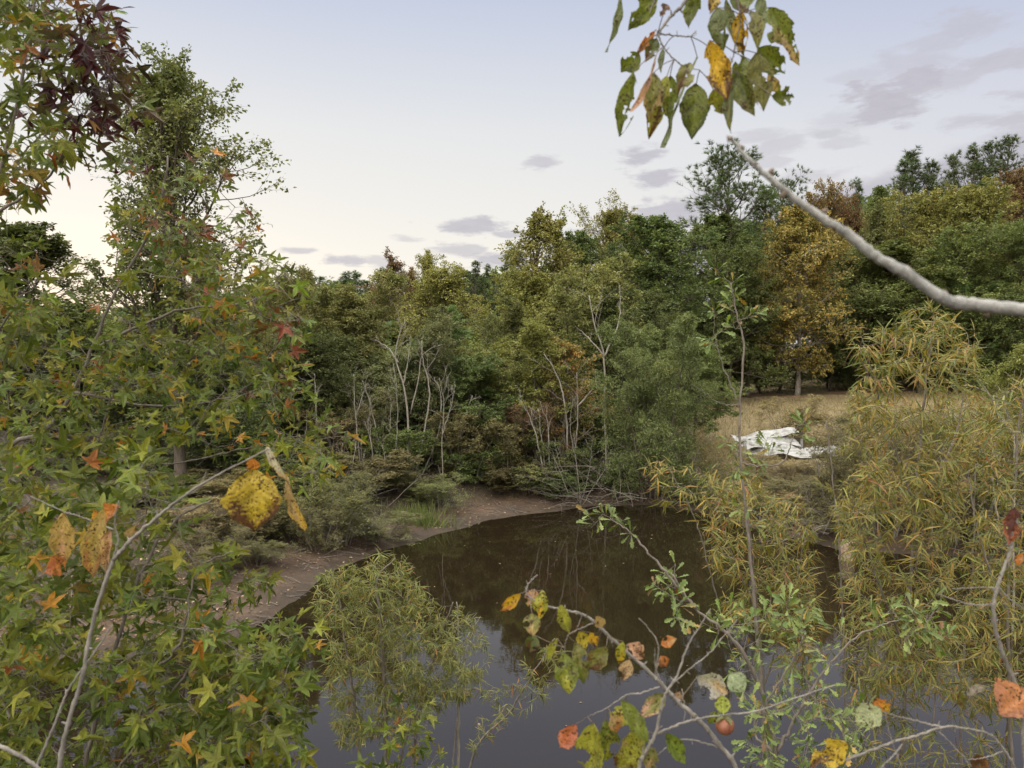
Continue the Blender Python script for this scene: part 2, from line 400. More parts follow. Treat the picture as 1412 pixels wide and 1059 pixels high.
s = pond_sd(GX, GY).ravel() + .25 * wav(GX, GY).ravel()
zr = 1 - np.clip((s - 1.7 - .6 * wav(GX * 2, GY * 2).ravel()) / 1.2, 0, 1)
zr = np.maximum(zr, (np.exp(-(((GX + 6.6) / 2.0) ** 2 + ((GY - 19.5) / 3.0) ** 2))).ravel() - .0)
zg = np.clip((GX.ravel() - 7.5 - .12 * (GY.ravel() - 30) + wav(GX, GY).ravel()) / 2, 0, 1) * np.clip((s - 2.2) / 2.0, 0, 1)
za_ = land.data.attributes.new("zone", "FLOAT_COLOR", "POINT")
za_.data.foreach_set("color", np.stack([zr, zg, zg * 0, zg * 0 + 1], -1).astype(np.float32).ravel())

# dirt track along the far side of the field
TRK = [(14, 57.0), (20, 57.6), (27, 58.2), (36, 59.5), (50, 61.5), (75, 64)]
mt, n, out = mat("track_clay")
g = n.new("ShaderNodeNewGeometry"); a2 = n.noise(g.outputs["Position"], 3, 6, .7)
b = n.new("ShaderNodeBsdfPrincipled"); n.put(b.inputs["Base Color"], n.ramp(a2, [(.35, L(.19, .10, .055)), (.65, L(.36, .215, .13))]))
b.inputs["Roughness"].default_value = .95; n.l.new(b.outputs[0], out.inputs[0])
mb = MB(); sp2 = spline([(x, y, 0) for x, y in TRK], 120)
for off, wd in ((-.9, .42), (.9, .42)):
    xs = sp2[:, 0]; V = []
    for k in (-1, -.5, 0, .5, 1):
        yy = sp2[:, 1] + off + k * wd + .12 * np.sin(xs * 1.3 + k) ; V.append(np.stack([xs, yy, ground(xs, yy) + .03 - .012 * abs(k)], -1))
    V = np.stack(V, 1); nn = len(xs); ii = (np.arange(nn - 1)[:, None] * 5 + np.arange(4)[None]).ravel()
    mb.add(V.reshape(-1, 3), np.stack([ii, ii + 5, ii + 6, ii + 1], -1))
tag(mb.build("dirt_track", mt), "pair of reddish clay wheel ruts crossing the field edge", "track", kind="structure")

# water
m, n, out = mat("pond_water")
g = n.new("ShaderNodeNewGeometry"); mp = n.new("ShaderNodeMapping"); mp.inputs["Scale"].default_value = (1, 1.6, 1); n.put(mp.inputs[0], g.outputs["Position"])
h = n.math("ADD", n.noise(mp.outputs[0], 2.2, 3, .5), n.math("MULTIPLY", n.noise(mp.outputs[0], 9, 2, .5), .25))
b = n.new("ShaderNodeBsdfPrincipled"); b.inputs["Base Color"].default_value = L(.013, .009, .005); b.inputs["Roughness"].default_value = .01
b.inputs["IOR"].default_value = 1.55
bp = n.new("ShaderNodeBump"); bp.inputs["Strength"].default_value = .016; bp.inputs["Distance"].default_value = .05; n.put(bp.inputs["Height"], h)
n.l.new(bp.outputs[0], b.inputs["Normal"]); n.l.new(b.outputs[0], out.inputs[0])
mb = MB(); wx = np.linspace(-32, 30, 32); wy = np.linspace(4, 32, 15); WX, WY = np.meshgrid(wx, wy)
i = (np.arange(14)[:, None] * 32 + np.arange(31)[None]).ravel()
mb.add(np.stack([WX, WY, WX * 0], -1).reshape(-1, 3), np.stack([i, i + 1, i + 33, i + 32], -1))
tag(mb.build("pond_water", m), "dark still brown pond water mirroring trees and sky", "water", kind="structure")

# ------------------------------------------------------------------ trees: prototype generator
UPV = np.array([0, 0, 1.])
def unit_rand(rng, n): return nrm(rng.normal(size=(n, 3)))
def branch(rng, P, Rp, Lp, per, s0, s1, ang, lf, n, up, jit, taper=.5):
    B, mm = P.shape[:2]; idx = np.repeat(np.arange(B), per); K = len(idx)
    s = s0 + (s1 - s0) * ((np.tile(np.arange(per), B) + rng.uniform(0, 1, K)) / per)
    f = np.clip(s, 0, .999) * (mm - 1); i = np.minimum(f.astype(int), mm - 2); fr = (f - i)[:, None]
    a = P[idx, i]; b = P[idx, i + 1]; pos = a + (b - a) * fr; d = nrm(b - a)
    pr = nrm(np.cross(d, unit_rand(rng, K))); an = np.radians(ang + rng.normal(0, 9, K))[:, None]
    cur = nrm(d * np.cos(an) + pr * np.sin(an)); Ln = Lp[idx] * lf * (1 - taper * s) * rng.uniform(.65, 1.3, K)
    pts = [pos]
    for _ in range(n):
        cur = nrm(cur + up * UPV + jit * rng.normal(size=(K, 3))); pts.append(pts[-1] + cur * (Ln / n)[:, None])
    return np.stack(pts, 1), Rp[idx] * .5 * (1 - .5 * s), Ln, idx

PROF = {
    "round": lambda t: np.sqrt(np.maximum(0.02, 1 - ((t - .42) / .60) ** 2)),
    "oval": lambda t: np.sqrt(np.maximum(0.02, 1 - ((t - .38) / .64) ** 2)) * .95,
    "cone": lambda t: np.clip((1 - t) ** .75, .06, 1) * (.55 + .45 * np.minimum(1, t / .12)),
    "pine": lambda t: (.16 + .84 * np.clip(1 - t, 0, 1) ** .65) * (.55 + .45 * np.minimum(1, t / .15)),
    "vase": lambda t: .35 + .65 * np.sqrt(np.maximum(0.01, 1 - ((t - .62) / .42) ** 2)),
    "dome": lambda t: np.sqrt(np.maximum(0.03, 1 - (t / 1.03) ** 2)),
    "flat": lambda t: .45 + .55 * np.sin(np.clip(t, 0, 1) * 2.6),
}
def tree_mesh(seed, H, Wd, clear, prof, nl, n2, n3, nleaf, leaf, size, e0, e1, up=.10, droop=.0, stems=1, lean=.04, r=None, tip=None, lenj=.25, spread=.5):
    rng = np.random.default_rng(seed); wood = MB(); lf = MB(); r = r or H * .012
    limbs = []; LR = []; LL = []
    for sidx in range(stems):
        a0 = rng.uniform(0, 2 * math.pi); Hs = H * (1 if stems == 1 else rng.uniform(.75, 1))
        off = np.array([math.cos(a0), math.sin(a0), 0]) * (0 if stems == 1 else Wd * .08)
        wx = np.cumsum(rng.normal(0, lean * H / 12, (12, 2)), 0)
        if stems > 1: wx += np.linspace(0, 1, 12)[:, None] ** 1.2 * np.array([math.cos(a0), math.sin(a0)]) * Wd * rng.uniform(.15, .33)
        T = np.column_stack([wx - wx[0], np.linspace(-.15, Hs, 12)]) + off
        rr = r * (1 if stems == 1 else .6)
        tube_r(wood, spline(T, 22), np.linspace(rr * 1.15, rr * .12, 22) + rr * .5 * np.exp(-np.arange(22) * 1.2), 7)
        nls = max(3, nl // stems); t = (np.arange(nls) + rng.uniform(0, 1, nls)) / nls
        zt = clear + (1 - clear) * t; azm = np.arange(nls) * 2.399 + rng.normal(0, .5, nls) + a0
        Ls = PROF[prof](t) * Wd / 2 * (1 if stems == 1 else .75) * (1 + rng.normal(0, lenj, nls)).clip(.35, 1.6)
        f = zt * 11; i = np.minimum(f.astype(int), 10); pos = T[i] + (T[i + 1] - T[i]) * (f - i)[:, None]
        e = np.radians(e0 + (e1 - e0) * t + rng.normal(0, 10, nls))
        cur = np.stack([np.cos(azm) * np.cos(e), np.sin(azm) * np.cos(e), np.sin(e)], -1); pts = [pos]
        for k in range(6):
            cur = nrm(cur + (up - droop * k / 3) * UPV + .13 * rng.normal(size=cur.shape)); pts.append(pts[-1] + cur * (Ls / 6)[:, None])
        limbs.append(np.stack(pts, 1)); LR.append(rr * (.5 - .38 * t)); LL.append(Ls)
    P1 = np.concatenate(limbs); R1 = np.concatenate(LR); L1 = np.concatenate(LL)
    tubes(wood, P1, R1, R1 * .25, 5)
    P2, R2, L2, i2 = branch(rng, P1, R1, L1, n2, .18, 1.0, 48, spread, 4, up * .6 - droop, .16)
    tubes(wood, P2, R2, R2 * .3, 4)
    P3, R3, L3, i3 = branch(rng, P2, R2, np.maximum(L2, .35), n3, .2, 1.0, 45, .62, 2, .05 - droop, .2, .35)
    tubes(wood, P3, np.maximum(R3, .004), np.maximum(R3 * .3, .002), 3)
    K = len(P3); idx = np.repeat(np.arange(K), nleaf); nL = len(idx)
    s = rng.uniform(.15, 1.05, nL)[:, None]; q = P3[idx]
    pos = np.where(s < .5, q[:, 0] + (q[:, 1] - q[:, 0]) * s * 2, q[:, 1] + (q[:, 2] - q[:, 1]) * (s - .5) * 2)
    tw = nrm(q[:, 2] - q[:, 0])
    if leaf == "needle":
        s = rng.uniform(.7, 1.02, nL)[:, None]; pos = q[:, 1] + (q[:, 2] - q[:, 1]) * (s - .5) * 2
        ax = nrm(tw * 1.0 + unit_rand(rng, nL) * .85 + UPV * .35); sz = size * rng.uniform(.7, 1.2, nL)
        upn = unit_rand(rng, nL)
    else:
        pos = pos + unit_rand(rng, nL) * size * .7
        ax = nrm(tw * .5 + unit_rand(rng, nL) * .9 - UPV * (.25 + droop)); sz = size * rng.uniform(.6, 1.25, nL)
        upn = nrm(UPV * .8 + unit_rand(rng, nL) * .9)
    cl = rng.uniform(0, 1, len(P1))[i2][i3] * .5 + rng.uniform(0, 1, len(P2))[i3] * .5
    col = np.stack([rng.uniform(0, 1, nL), cl[idx], rng.uniform(0, 1, nL)], -1)
    leaves(lf, leaf, pos, ax, upn, sz, col)
    ct = pos[:, :2]; 
    return wood.mesh("trunk"), lf.mesh("crown", False), float(np.percentile(pos[:, 2], 99.6)), 2 * float(np.percentile(np.linalg.norm(ct, axis=1), 93))

PROTO = {}
def proto(key):
    if key in PROTO: return PROTO[key]
    kind, k = key.rsplit("_", 1); sd = 100 + int(k) * 17 + sum(map(ord, kind))
    if kind == "broad":   p = tree_mesh(sd, 13, 8, .22, "round", 40, 10, 6, 17, "quad", .18, 8, 62, lenj=.3)
    elif kind == "tall":  p = tree_mesh(sd, 16, 7, .20, "oval", 50, 9, 6, 16, "quad", .18, 20, 66, lenj=.32)
    elif kind == "soft":  p = tree_mesh(sd, 9, 6.5, .06, "dome", 54, 9, 6, 13, "slim", .16, 28, 70, up=.12, stems=3, lenj=.3)
    elif kind == "lacy":  p = tree_mesh(sd, 15, 7, .30, "round", 46, 10, 6, 13, "quad", .15, 38, 74, lenj=.22)
    elif kind == "sparse": p = tree_mesh(sd, 13, 6, .2, "oval", 36, 8, 5, 10, "quad", .17, 35, 72, lenj=.35)
    elif kind == "pine":  p = tree_mesh(sd, 17, 6.2, .25, "pine", 58, 5, 3, 26, "needle", .30, 8, 64, up=.16, lenj=.38, spread=.40)
    elif kind == "youngpine": p = tree_mesh(sd, 8, 4.2, .05, "pine", 50, 6, 3, 24, "needle", .24, 12, 62, up=.18, lenj=.28, spread=.38)
    elif kind == "openpine": p = tree_mesh(sd, 20, 6.5, .55, "flat", 24, 10, 5, 34, "needle", .40, 5, 60, up=.12, lenj=.25, spread=.5)
    elif kind == "shrub": p = tree_mesh(sd, 3.2, 3.6, .03, "dome", 46, 7, 5, 11, "quad", .09, 30, 75, up=.05, stems=6, r=.04, lenj=.3)
    elif kind == "twiggy": p = tree_mesh(sd, 3.4, 3.4, .03, "dome", 46, 7, 5, 7, "slim", .10, 40, 78, up=.08, stems=8, r=.035, lenj=.35)
    elif kind == "bigsoft": p = tree_mesh(sd, 8.4, 5.6, .03, "dome", 90, 11, 6, 13, "slim", .13, 22, 72, up=.08, droop=.05, stems=4, lenj=.25)
    elif kind == "amber": p = tree_mesh(sd, 14, 8, .20, "oval", 64, 10, 6, 15, "quad", .20, -2, 60, up=.05, lenj=.18)
    PROTO[key] = p
    return p
TREES = []
WID = {"broad": 1.25, "tall": 1.2, "sparse": 1.2, "pine": 1.25, "soft": 1.2, "lacy": 1.1, "amber": 1.08, "youngpine": 1.25, "openpine": 1.1, "shrub": 1.1, "twiggy": 1.1, "bigsoft": 1.05}
def kind_of(key): return key.rsplit("_", 1)[0]
def plant(key, px, top, wpx, D, pal, label, name="tree", cat="tree", bk=BARK_DARK, group=None, rz=None, base=None):
    wood, crown, H, Wd = proto(key)
    p = at(px, 500, D); x, y = p[0], p[1]
    z0 = gz(x, y) if base is None else base
    h = at(px, top, D)[2] - z0; sx = (wpx * WID[kind_of(key)] / FPX * D) / Wd; sz = h / H
    rz = rz if rz is not None else (px * 12.9898 + top * 3.7) % 6.28
    t = empty(name, (x, y, z0), label, cat, group, rz)
    for me, nm, m_ in ((wood, "trunk", bk), (crown, "crown", PAL[pal])):
        o = bpy.data.objects.new(nm, me); C.objects.link(o); o.parent = t
        if not me.materials: me.materials.append(m_)
        o.material_slots[0].link = "OBJECT"; o.material_slots[0].material = m_
    t.scale = (sx, sx, sz)
    TREES.append(t)
    return t

# ------------------------------------------------------------------ far and middle trees (px, top row, width px, distance)
# left side, behind the sweetgums
plant("lacy_1", 246, 92, 178, 25, "olive", "tall airy olive-green tree standing high above the left treeline", rz=1.0)
plant("tall_1", 30, 312, 170, 27, "deep", "dark round tree at the far left edge, low sun glow beside it")
plant("broad_2", 85, 415, 170, 33, "green", "dark green tree in the left gap under the bright horizon")
plant("soft_1", 345, 350, 130, 31, "softolive", "soft yellowish olive tree right of the tall airy tree")
plant("broad_3", 215, 445, 150, 30, "green", "green tree half hidden behind the left sweetgum leaves")
plant("soft_2", 150, 430, 130, 34, "deep", "dark soft tree below the bright patch of left horizon")
plant("broad_1", 300, 470, 150, 27, "deep", "dark leafy tree behind the sweetgums, above the left shore")
# centre left
plant("soft_1", 455, 378, 150, 35, "softolive", "fine-leaved pale olive tree, leftmost of the far shore's crowns", rz=2.1)
plant("soft_3", 520, 400, 150, 36, "softolive", "fine-leaved olive tree under the three dark skyline pines", rz=.4)
plant("broad_2", 440, 462, 120, 31.5, "deep", "dark green rounded tree low behind pale dead stems at left", rz=4.0)
plant("soft_2", 560, 425, 130, 33.5, "greygreen", "grey-green feathery tree behind the forked bare stems", rz=3.0)
plant("soft_1", 500, 470, 140, 32, "greygreen", "grey-green bushy tree left of the forked bare stems", rz=5.0)
plant("youngpine_1", 615, 425, 90, 36, "pinelit", "fresh green young pine rising between olive crowns at centre")
plant("youngpine_2", 590, 470, 90, 33, "pine", "dark bushy young pine beneath the fresh green young pine")
plant("soft_3", 668, 415, 110, 38, "olive", "olive tree right of the fresh green young pine", rz=1.9)
plant("broad_1", 660, 490, 110, 33, "deep", "dark tree in shade just right of the young pines", rz=2.2)
plant("broad_3", 612, 368, 105, 58, "gold", "rounded golden-yellow tree on the skyline left of centre")
plant("sparse_2", 589, 347, 44, 60, "gold", "small pointed yellow tree topping the golden round tree")
plant("sparse_1", 540, 350, 60, 66, "russet", "thin reddish half-bare tree on the skyline between pines")
plant("sparse_2", 566, 370, 36, 66, "russet", "small russet crown left of the golden skyline tree")
plant("pine_1", 524, 372, 46, 78, "pine", "dark pine just left of the thin reddish tree", rz=.3)
plant("pine_2", 492, 376, 46, 80, "pine", "dark pine second left of the thin reddish tree", rz=1.3)
plant("pine_3", 655, 362, 44, 80, "pine", "dark pine right of the golden round skyline tree", rz=2.3)
plant("pine_1", 676, 366, 40, 82, "pine", "dark low pine on the skyline, second right of the golden tree", rz=3.3)
for px, top in ((482, 382), (538, 380), (552, 384), (420, 372), (396, 380), (458, 386), (626, 378), (646, 370), (690, 362), (468, 374), (430, 380), (412, 384), (446, 380), (508, 384), (636, 372)):
    plant("pine_%d" % (1 + px % 3), px, top + 3, 46 + px % 5 * 9, 84 + px % 5, "pine", "dark pine crown on the low left skyline", group="dark pines on the left skyline")
plant("youngpine_1", 706, 345, 70, 50, "pinelit", "green pine left of the tall yellow-green tree", rz=2)
# centre
plant("sparse_3", 737, 290, 95, 44, "yellowgreen", "tall loose yellow-green tree above the middle of the pond")
plant("sparse_1", 770, 300, 70, 46, "yellowgreen", "loose yellow-green tree touching the tall one's right side", rz=4)
plant("tall_2", 800, 322, 70, 50, "deep", "dark green tree behind the loose yellow-green pair")
plant("broad_3", 728, 372, 110, 42, "yellowgreen", "broad yellow-green tree under the tall loose one", rz=.7)
plant("soft_2", 800, 360, 150, 40, "softolive", "feathery olive-yellow tree left of the dark shore trees", rz=2)
plant("soft_3", 735, 445, 135, 34, "yellowgreen", "low yellow-green willow clump mid-way up the far bank", rz=1)
plant("soft_1", 700, 470, 110, 34.5, "softolive", "soft olive bush left of the yellow-green willow clump", rz=1.4)
plant("broad_1", 838, 400, 110, 38, "deep", "dark green tree behind the forked bare snag", rz=.2)
plant("lacy_2", 838, 277, 75, 55, "gold", "lacy golden tree with open branches against the cloud")
plant("tall_1", 876, 300, 60, 56, "gold", "narrow golden tree right beside the lacy golden one", rz=.9)
plant("tall_2", 905, 302, 115, 47, "deep", "tall dark green tree with a blunt top, right of the golden pair", rz=3)
plant("youngpine_2", 948, 325, 60, 58, "pine", "small dark pine between the blunt dark tree and tall lone pine")
plant("broad_2", 880, 400, 110, 41, "deep", "dark leafy tree under the blunt-topped dark tree", rz=1)
plant("sparse_2", 778, 468, 70, 32.5, "orangemix", "thin tree of yellow-orange leaves on pale stems at the bank", bk=BARK_PALE)
plant("bigsoft_1", 902, 440, 140, 29.6, "shoregreen", "large soft green tree drooping over the far corner of water")
plant("broad_1", 960, 470, 90, 36, "green", "green tree tucked behind the drooping shore tree", rz=4)
# right
plant("openpine_1", 998, 204, 90, 62, "pine", "tall lone pine with layered open crown right of centre", bk=BARK_DARK)
plant("tall_1", 990, 300, 95, 57, "deep", "dark leafy tree under the tall lone pine", rz=2)
plant("pine_2", 1050, 262, 80, 64, "pinelit", "full green pine to the right of the tall lone pine", rz=2)
plant("openpine_2", 1078, 240, 52, 68, "pine", "small-crowned dark pine behind the full green pine")
plant("broad_2", 1005, 345, 100, 55, "deep", "dark green tree at the field's left edge", rz=3)
plant("tall_2", 1030, 400, 70, 57, "green", "green tree left of the amber tree by the field", rz=5)
plant("amber_1", 1100, 290, 118, 57.5, "amber", "amber and green tree with clear grey trunk by the field", bk=BARK_PALE)
plant("broad_3", 1140, 256, 75, 68, "russet", "rust-red round tree on the skyline behind the pale bough", rz=2)
plant("broad_1", 1170, 275, 60, 67, "russet", "smaller rusty tree to the right of the rust-red one", rz=1)
plant("tall_1", 1212, 262, 62, 70, "green", "round green tree between rusty tree and skyline pines", rz=1)
for px, top, wd, lb in ((1188, 250, 56, "thin pine spire beside the rusty skyline trees"), (1236, 228, 74, "dark pine left of the twin-topped skyline pine"),
                    (1256, 212, 82, "twin-topped dark pine on the right skyline"), (1280, 226, 70, "dark pine right of the twin-topped skyline pine"),
                    (1306, 214, 52, "slim pine standing apart on the right skyline"), (1332, 210, 72, "dark pine right of the slim lone skyline pine"),
                    (1352, 202, 76, "broad dark pine above the yellow-green round tree"), (1376, 194, 70, "tallest dark pine left of the reddish edge tree"),
                    (1410, 196, 84, "dark pine at the right edge of the skyline")):
    plant("pine_%d" % (1 + px % 3), px, top, wd, 74 + px % 5, "pine", lb)
plant("broad_2", 1268, 270, 105, 66, "gold", "spreading golden-olive tree below the right skyline pines", rz=2)
plant("sparse_1", 1205, 285, 60, 64, "olive", "narrow olive tree behind the pale bough", rz=2)
plant("broad_3", 1330, 256, 120, 62, "yellowgreen", "large round yellow-green tree on the right slope", rz=5)
plant("tall_2", 1400, 238, 56, 65, "russet", "reddish-brown tree by the right edge under the pines", rz=2)
plant("broad_1", 1330, 312, 120, 57, "green", "fresh green round tree beneath the yellow-green one", rz=2)
plant("broad_2", 1405, 310, 110, 57, "green", "green tree at the right edge above the bough", rz=1)
plant("tall_1", 1225, 335, 110, 60, "green", "mid-green tree right of the amber tree, behind the bough", rz=4)
plant("broad_3", 1175, 340, 90, 61, "olive", "olive tree directly right of the amber tree", rz=3)
plant("broad_1", 1270, 375, 120, 57, "green", "low dark green tree under the middle of the bough", rz=5)
plant("broad_2", 1195, 410, 110, 58, "deep", "dark bushy tree at the field edge right of the amber tree", rz=2)
plant("youngpine_1", 1318, 385, 60, 56, "pinelit", "bright young pine beneath the thick end of the bough", rz=2)
plant("youngpine_3", 1375, 390, 60, 56, "pinelit", "bright young pine near the right edge below the bough", rz=4)
plant("broad_3", 1330, 425, 130, 58, "deep", "dark tree base thicket behind the willow tops", rz=1)
plant("broad_1", 1410, 420, 120, 58, "deep", "dark thicket tree at the right field edge", rz=1)
plant("soft_2", 1385, 452, 140, 27, "yellowgreen", "rounded yellow willow bush at the right field side", "bush", "bush", rz=2)
plant("soft_3", 1455, 470, 130, 25, "yellowgreen", "yellow willow bush cut by the right frame edge", "bush", "bush", rz=1)

# bank shrubs
SHR = [("shrub_1", 505, 620, 120, 27.6, "brown", "arching olive-brown shrub left of the mud shore"), ("twiggy_1", 520, 706, 105, 23.6, "olive", "low feathery green bush at the water's left edge"),
       ("shrub_2", 640, 560, 110, 31, "brown", "brownish shrub right of the forked bare stems"), ("shrub_3", 700, 580, 100, 31, "brown", "bronze shrub above the middle of the mud shore"),
       ("twiggy_2", 738, 535, 90, 32, "russet", "purplish-brown shrub behind leaning grey sticks"), ("shrub_1", 605, 600, 90, 31.2, "olive", "olive shrub at the left end of the mud shore"),
       ("shrub_2", 780, 600, 100, 31.4, "deep", "dark green shrub left of the drooping shore tree"), ("shrub_3", 560, 590, 90, 30, "green", "green shrub in shade among the pale stems"),
       ("twiggy_1", 460, 560, 90, 30, "tan", "pale tan weedy shrub among bare saplings at left"), ("twiggy_2", 505, 540, 80, 30.5, "brown", "brown twiggy shrub behind the tan weedy one"),
       ("shrub_1", 400, 620, 130, 27, "green", "green shrub above the left mud bank"), ("shrub_2", 330, 600, 130, 27.5, "green", "green shrub behind the yellow hanging leaf"),
       ("shrub_3", 240, 610, 150, 27, "greygreen", "grey-green shrub in the gap above the left clearing"), ("shrub_1", 150, 600, 150, 28, "green", "green shrub behind the left sweetgum stems"),
       ("shrub_2", 840, 640, 80, 31, "deep", "dark shrub beneath the drooping shore tree"), ("shrub_3", 680, 640, 90, 30.2, "brown", "low bronze shrub hanging over the mud shore"),
       ("shrub_1", 735, 630, 90, 30.4, "olive", "low olive shrub over the mud shore's right part"), ("shrub_2", 590, 665, 70, 28, "olive", "small olive shrub at the foot of the bare stems"),
       ("twiggy_1", 992, 590, 60, 29, "tan", "tan weedy shrub with reddish tips left of the white sheets"), ("twiggy_2", 1200, 560, 130, 34.5, "tan", "tan feathery weed clump behind the white sheets' right end"),
       ("twiggy_1", 1240, 560, 150, 28, "brown", "brown feathery shrub in the dry field behind willow tops"), ("twiggy_2", 1110, 655, 130, 27.0, "brown", "brown twiggy shrub in front of the white sheets"),
       ("twiggy_1", 1205, 620, 130, 26.5, "brown", "wide brown twiggy shrub on the right bank"), ("twiggy_2", 1270, 610, 150, 25.5, "tan", "tan twiggy shrub on the right bank top"),
       ("twiggy_1", 1340, 590, 150, 25, "olive", "olive twiggy shrub on the right bank top"), ("twiggy_2", 1420, 600, 150, 24, "brown", "brown shrub at the right edge of the bank"),
       ("shrub_3", 1300, 660, 130, 24.6, "deep", "dark green shrub low on the right bank"), ("twiggy_2", 1050, 665, 110, 26.6, "tan", "tan shrub on the bank right of the drooping tree"),
       ("twiggy_1", 990, 650, 70, 28, "olive", "olive weedy shrub at the drooping tree's right foot"), ("youngpine_2", 1187, 548, 46, 33, "greygreen", "small grey-green pine seedling in the dry field"),
       ("twiggy_2", 1120, 690, 110, 24.8, "brown", "thin brown brush at the right waterline"), ("twiggy_1", 1090, 545, 90, 37, "tan", "tall tan weed clump out in the dry field"),
       ("twiggy_1", 1225, 545, 120, 23.8, "tan", "tall tan brush behind the tallest golden willow"), ("twiggy_2", 1290, 560, 120, 23.2, "tan", "tall tan brush right of the tallest golden willow"),
       ("twiggy_1", 1345, 545, 130, 22.8, "olive", "tall olive brush left of the frame-cut willow"), ("twiggy_2", 1410, 560, 130, 22.2, "tan", "tall tan brush behind the frame-cut willow"),
       ("twiggy_1", 1180, 600, 100, 24.6, "brown", "brown brush left of the tall tan brush on the right bank"), ("twiggy_2", 1095, 632, 80, 29.5, "tan", "low tan brush screening the white sheets' lower edge"),
       ("twiggy_1", 1015, 640, 70, 28.2, "brown", "low brown brush by the white sheets' left end"),
       ("twiggy_2", 1042, 620, 60, 30.5, "tan", "wispy tan weeds in front of the white sheets' middle"),
       ("twiggy_2", 345, 745, 80, 20.2, "olive", "small olive weeds at the left waterline"), ("twiggy_1", 285, 735, 110, 19.2, "brown", "brown weeds low behind the bottom left sweetgum"),
       ("twiggy_2", 470, 662, 90, 22.9, "olive", "olive shrub at the left bank's waterside bend"), ("twiggy_1", 435, 690, 80, 22.2, "brown", "small brown shrub on the left waterside bend"),
       ("shrub_2", 395, 668, 100, 22.8, "olive", "leafy olive shrub above the left mud bank"), ("shrub_1", 330, 700, 90, 21.5, "brown", "low brown shrub on the left mud bank"), ("twiggy_2", 265, 690, 110, 21.5, "tan", "tan weeds low in the left clearing"),
       ("twiggy_2", 605, 655, 70, 27.4, "olive", "short olive brush by the grass clump"),  
("shrub_1", 775, 648, 70, 29.9, "deep", "short dark brush at the right end of the mud shore"),
       ("twiggy_2", 475, 650, 95, 25.4, "olive", "brownish-olive thin shrub leaning over the left mud bank"), ("shrub_2", 420, 655, 90, 26.2, "olive", "low olive shrub at the back of the left mud bank"),
       ("shrub_3", 350, 655, 110, 25.6, "brown", "brown-olive shrub right behind the spotted yellow leaf"), ("twiggy_1", 285, 650, 120, 24.6, "tan", "tan weed clump in the left clearing"),
       ("shrub_1", 210, 660, 130, 24, "greygreen", "grey-green low shrub in the left clearing"), ("twiggy_2", 130, 670, 140, 23, "olive", "olive weeds left of the clearing"), ("twiggy_1", 380, 690, 60, 24.2, "brown", "small brown weeds on the left mud bank"),
       ("twiggy_1", 545, 650, 80, 28.4, "olive", "thin olive shrub behind the green grass clump"), ("shrub_2", 650, 610, 80, 30.4, "green", "small green shrub among bronze ones above the mud shore"),
       ("twiggy_1", 1380, 660, 130, 22.6, "brown", "brown brush right of the dark green bank shrub")]
for a in SHR:
    plant(*a, name="shrub" if a[0][0] != "y" else "pine_seedling", cat="shrub" if a[0][0] != "y" else "seedling", bk=BARK_GREY, rz=(a[1] * 1.7) % 6.28)
# forest edge understory along the right field and the left clearing
k = 0
for px, top, D, pl, lb in ((965, 480, 52, "deep", "dark understory bush left of the field"), (1010, 470, 60, "deep", "dark understory bush under the lone pine"), (1060, 478, 60, "green", "green understory bush left of the amber trunk"),
                       (1140, 470, 61, "deep", "dark understory bush right of the amber trunk"), (1180, 480, 61, "green", "green understory bush right of the amber tree's shade"),
                       (1240, 480, 62, "deep", "dark understory bush behind the tallest willow top"), (1300, 480, 62, "deep", "dark understory bush behind the right willow tops"),
                       (1350, 470, 62, "green", "green understory bush behind the yellow willow bush"), (1410, 470, 62, "deep", "dark understory bush at the right edge of the field")):
    plant("soft_%d" % (1 + k % 3), px, top, 100, D, pl, lb, "bush", "bush", rz=k); k += 1
for px, top, D, pl, lb in ((420, 520, 36, "deep", "dark bush behind the leftmost bare sapling"), (480, 530, 37, "deep", "dark bush behind the tan weedy shrub"), (540, 520, 36, "deep", "dark bush behind the forked bare stems"),
                       (620, 540, 36, "green", "green bush behind the brownish shrub"), (690, 545, 36, "deep", "dark bush behind the bronze shrub"), (750, 550, 36, "deep", "dark bush behind the purplish-brown shrub"),
                       (820, 540, 36, "deep", "dark bush behind the leaning grey sticks"), (350, 520, 36, "green", "green bush behind the sweetgum tips"), (270, 530, 36, "deep", "dark bush at the back of the left clearing"),
                       (60, 520, 36, "deep", "dark bush at the far left behind sweetgum stems")):
    plant("soft_%d" % (1 + k % 3), px, top, 130, D, pl, lb, "bush", "bush", rz=k); k += 1

# far-off wood closing the view behind the individual trees
rng = np.random.default_rng(77); mb = MB()
def mass_crown(x, y, z0, h, r, nl):
    t = rng.uniform(0, 1, nl) ** .7; a = rng.uniform(0, 6.283, nl); rr = r * np.sqrt(np.clip(1 - (t - .3) ** 2 / .5, .04, 1)) * np.sqrt(rng.uniform(.1, 1, nl))
    P = np.stack([x + rr * np.cos(a), y + rr * np.sin(a), z0 + h * (.08 + .92 * t)], -1) + rng.normal(0, .25, (nl, 3))
    c = np.stack([rng.uniform(0, 1, nl), np.full(nl, rng.uniform(.1, .8)), rng.uniform(0, 1, nl)], -1)
    leaves(mb, "quad", P, unit_rand(rng, nl) - UPV * .3, nrm(UPV + unit_rand(rng, nl)), rng.uniform(.4, .8, nl), c)
for i in range(150):
    x = rng.uniform(-75, 95); y = rng.uniform(66, 105) + (8 if x > 10 else 0)
    px = 706 + x / y * FPX
    topr = np.interp(px, [-50, 420, 560, 700, 900, 1000, 1150, 1412, 1500], [440, 388, 384, 370, 348, 308, 276, 246, 240])
    z0 = gz(x, y); h = max(3.0, at(px, topr + rng.uniform(0, 26), y)[2] - z0)
    mass_crown(x, y, z0, h, rng.uniform(2.6, 3.8), 900)
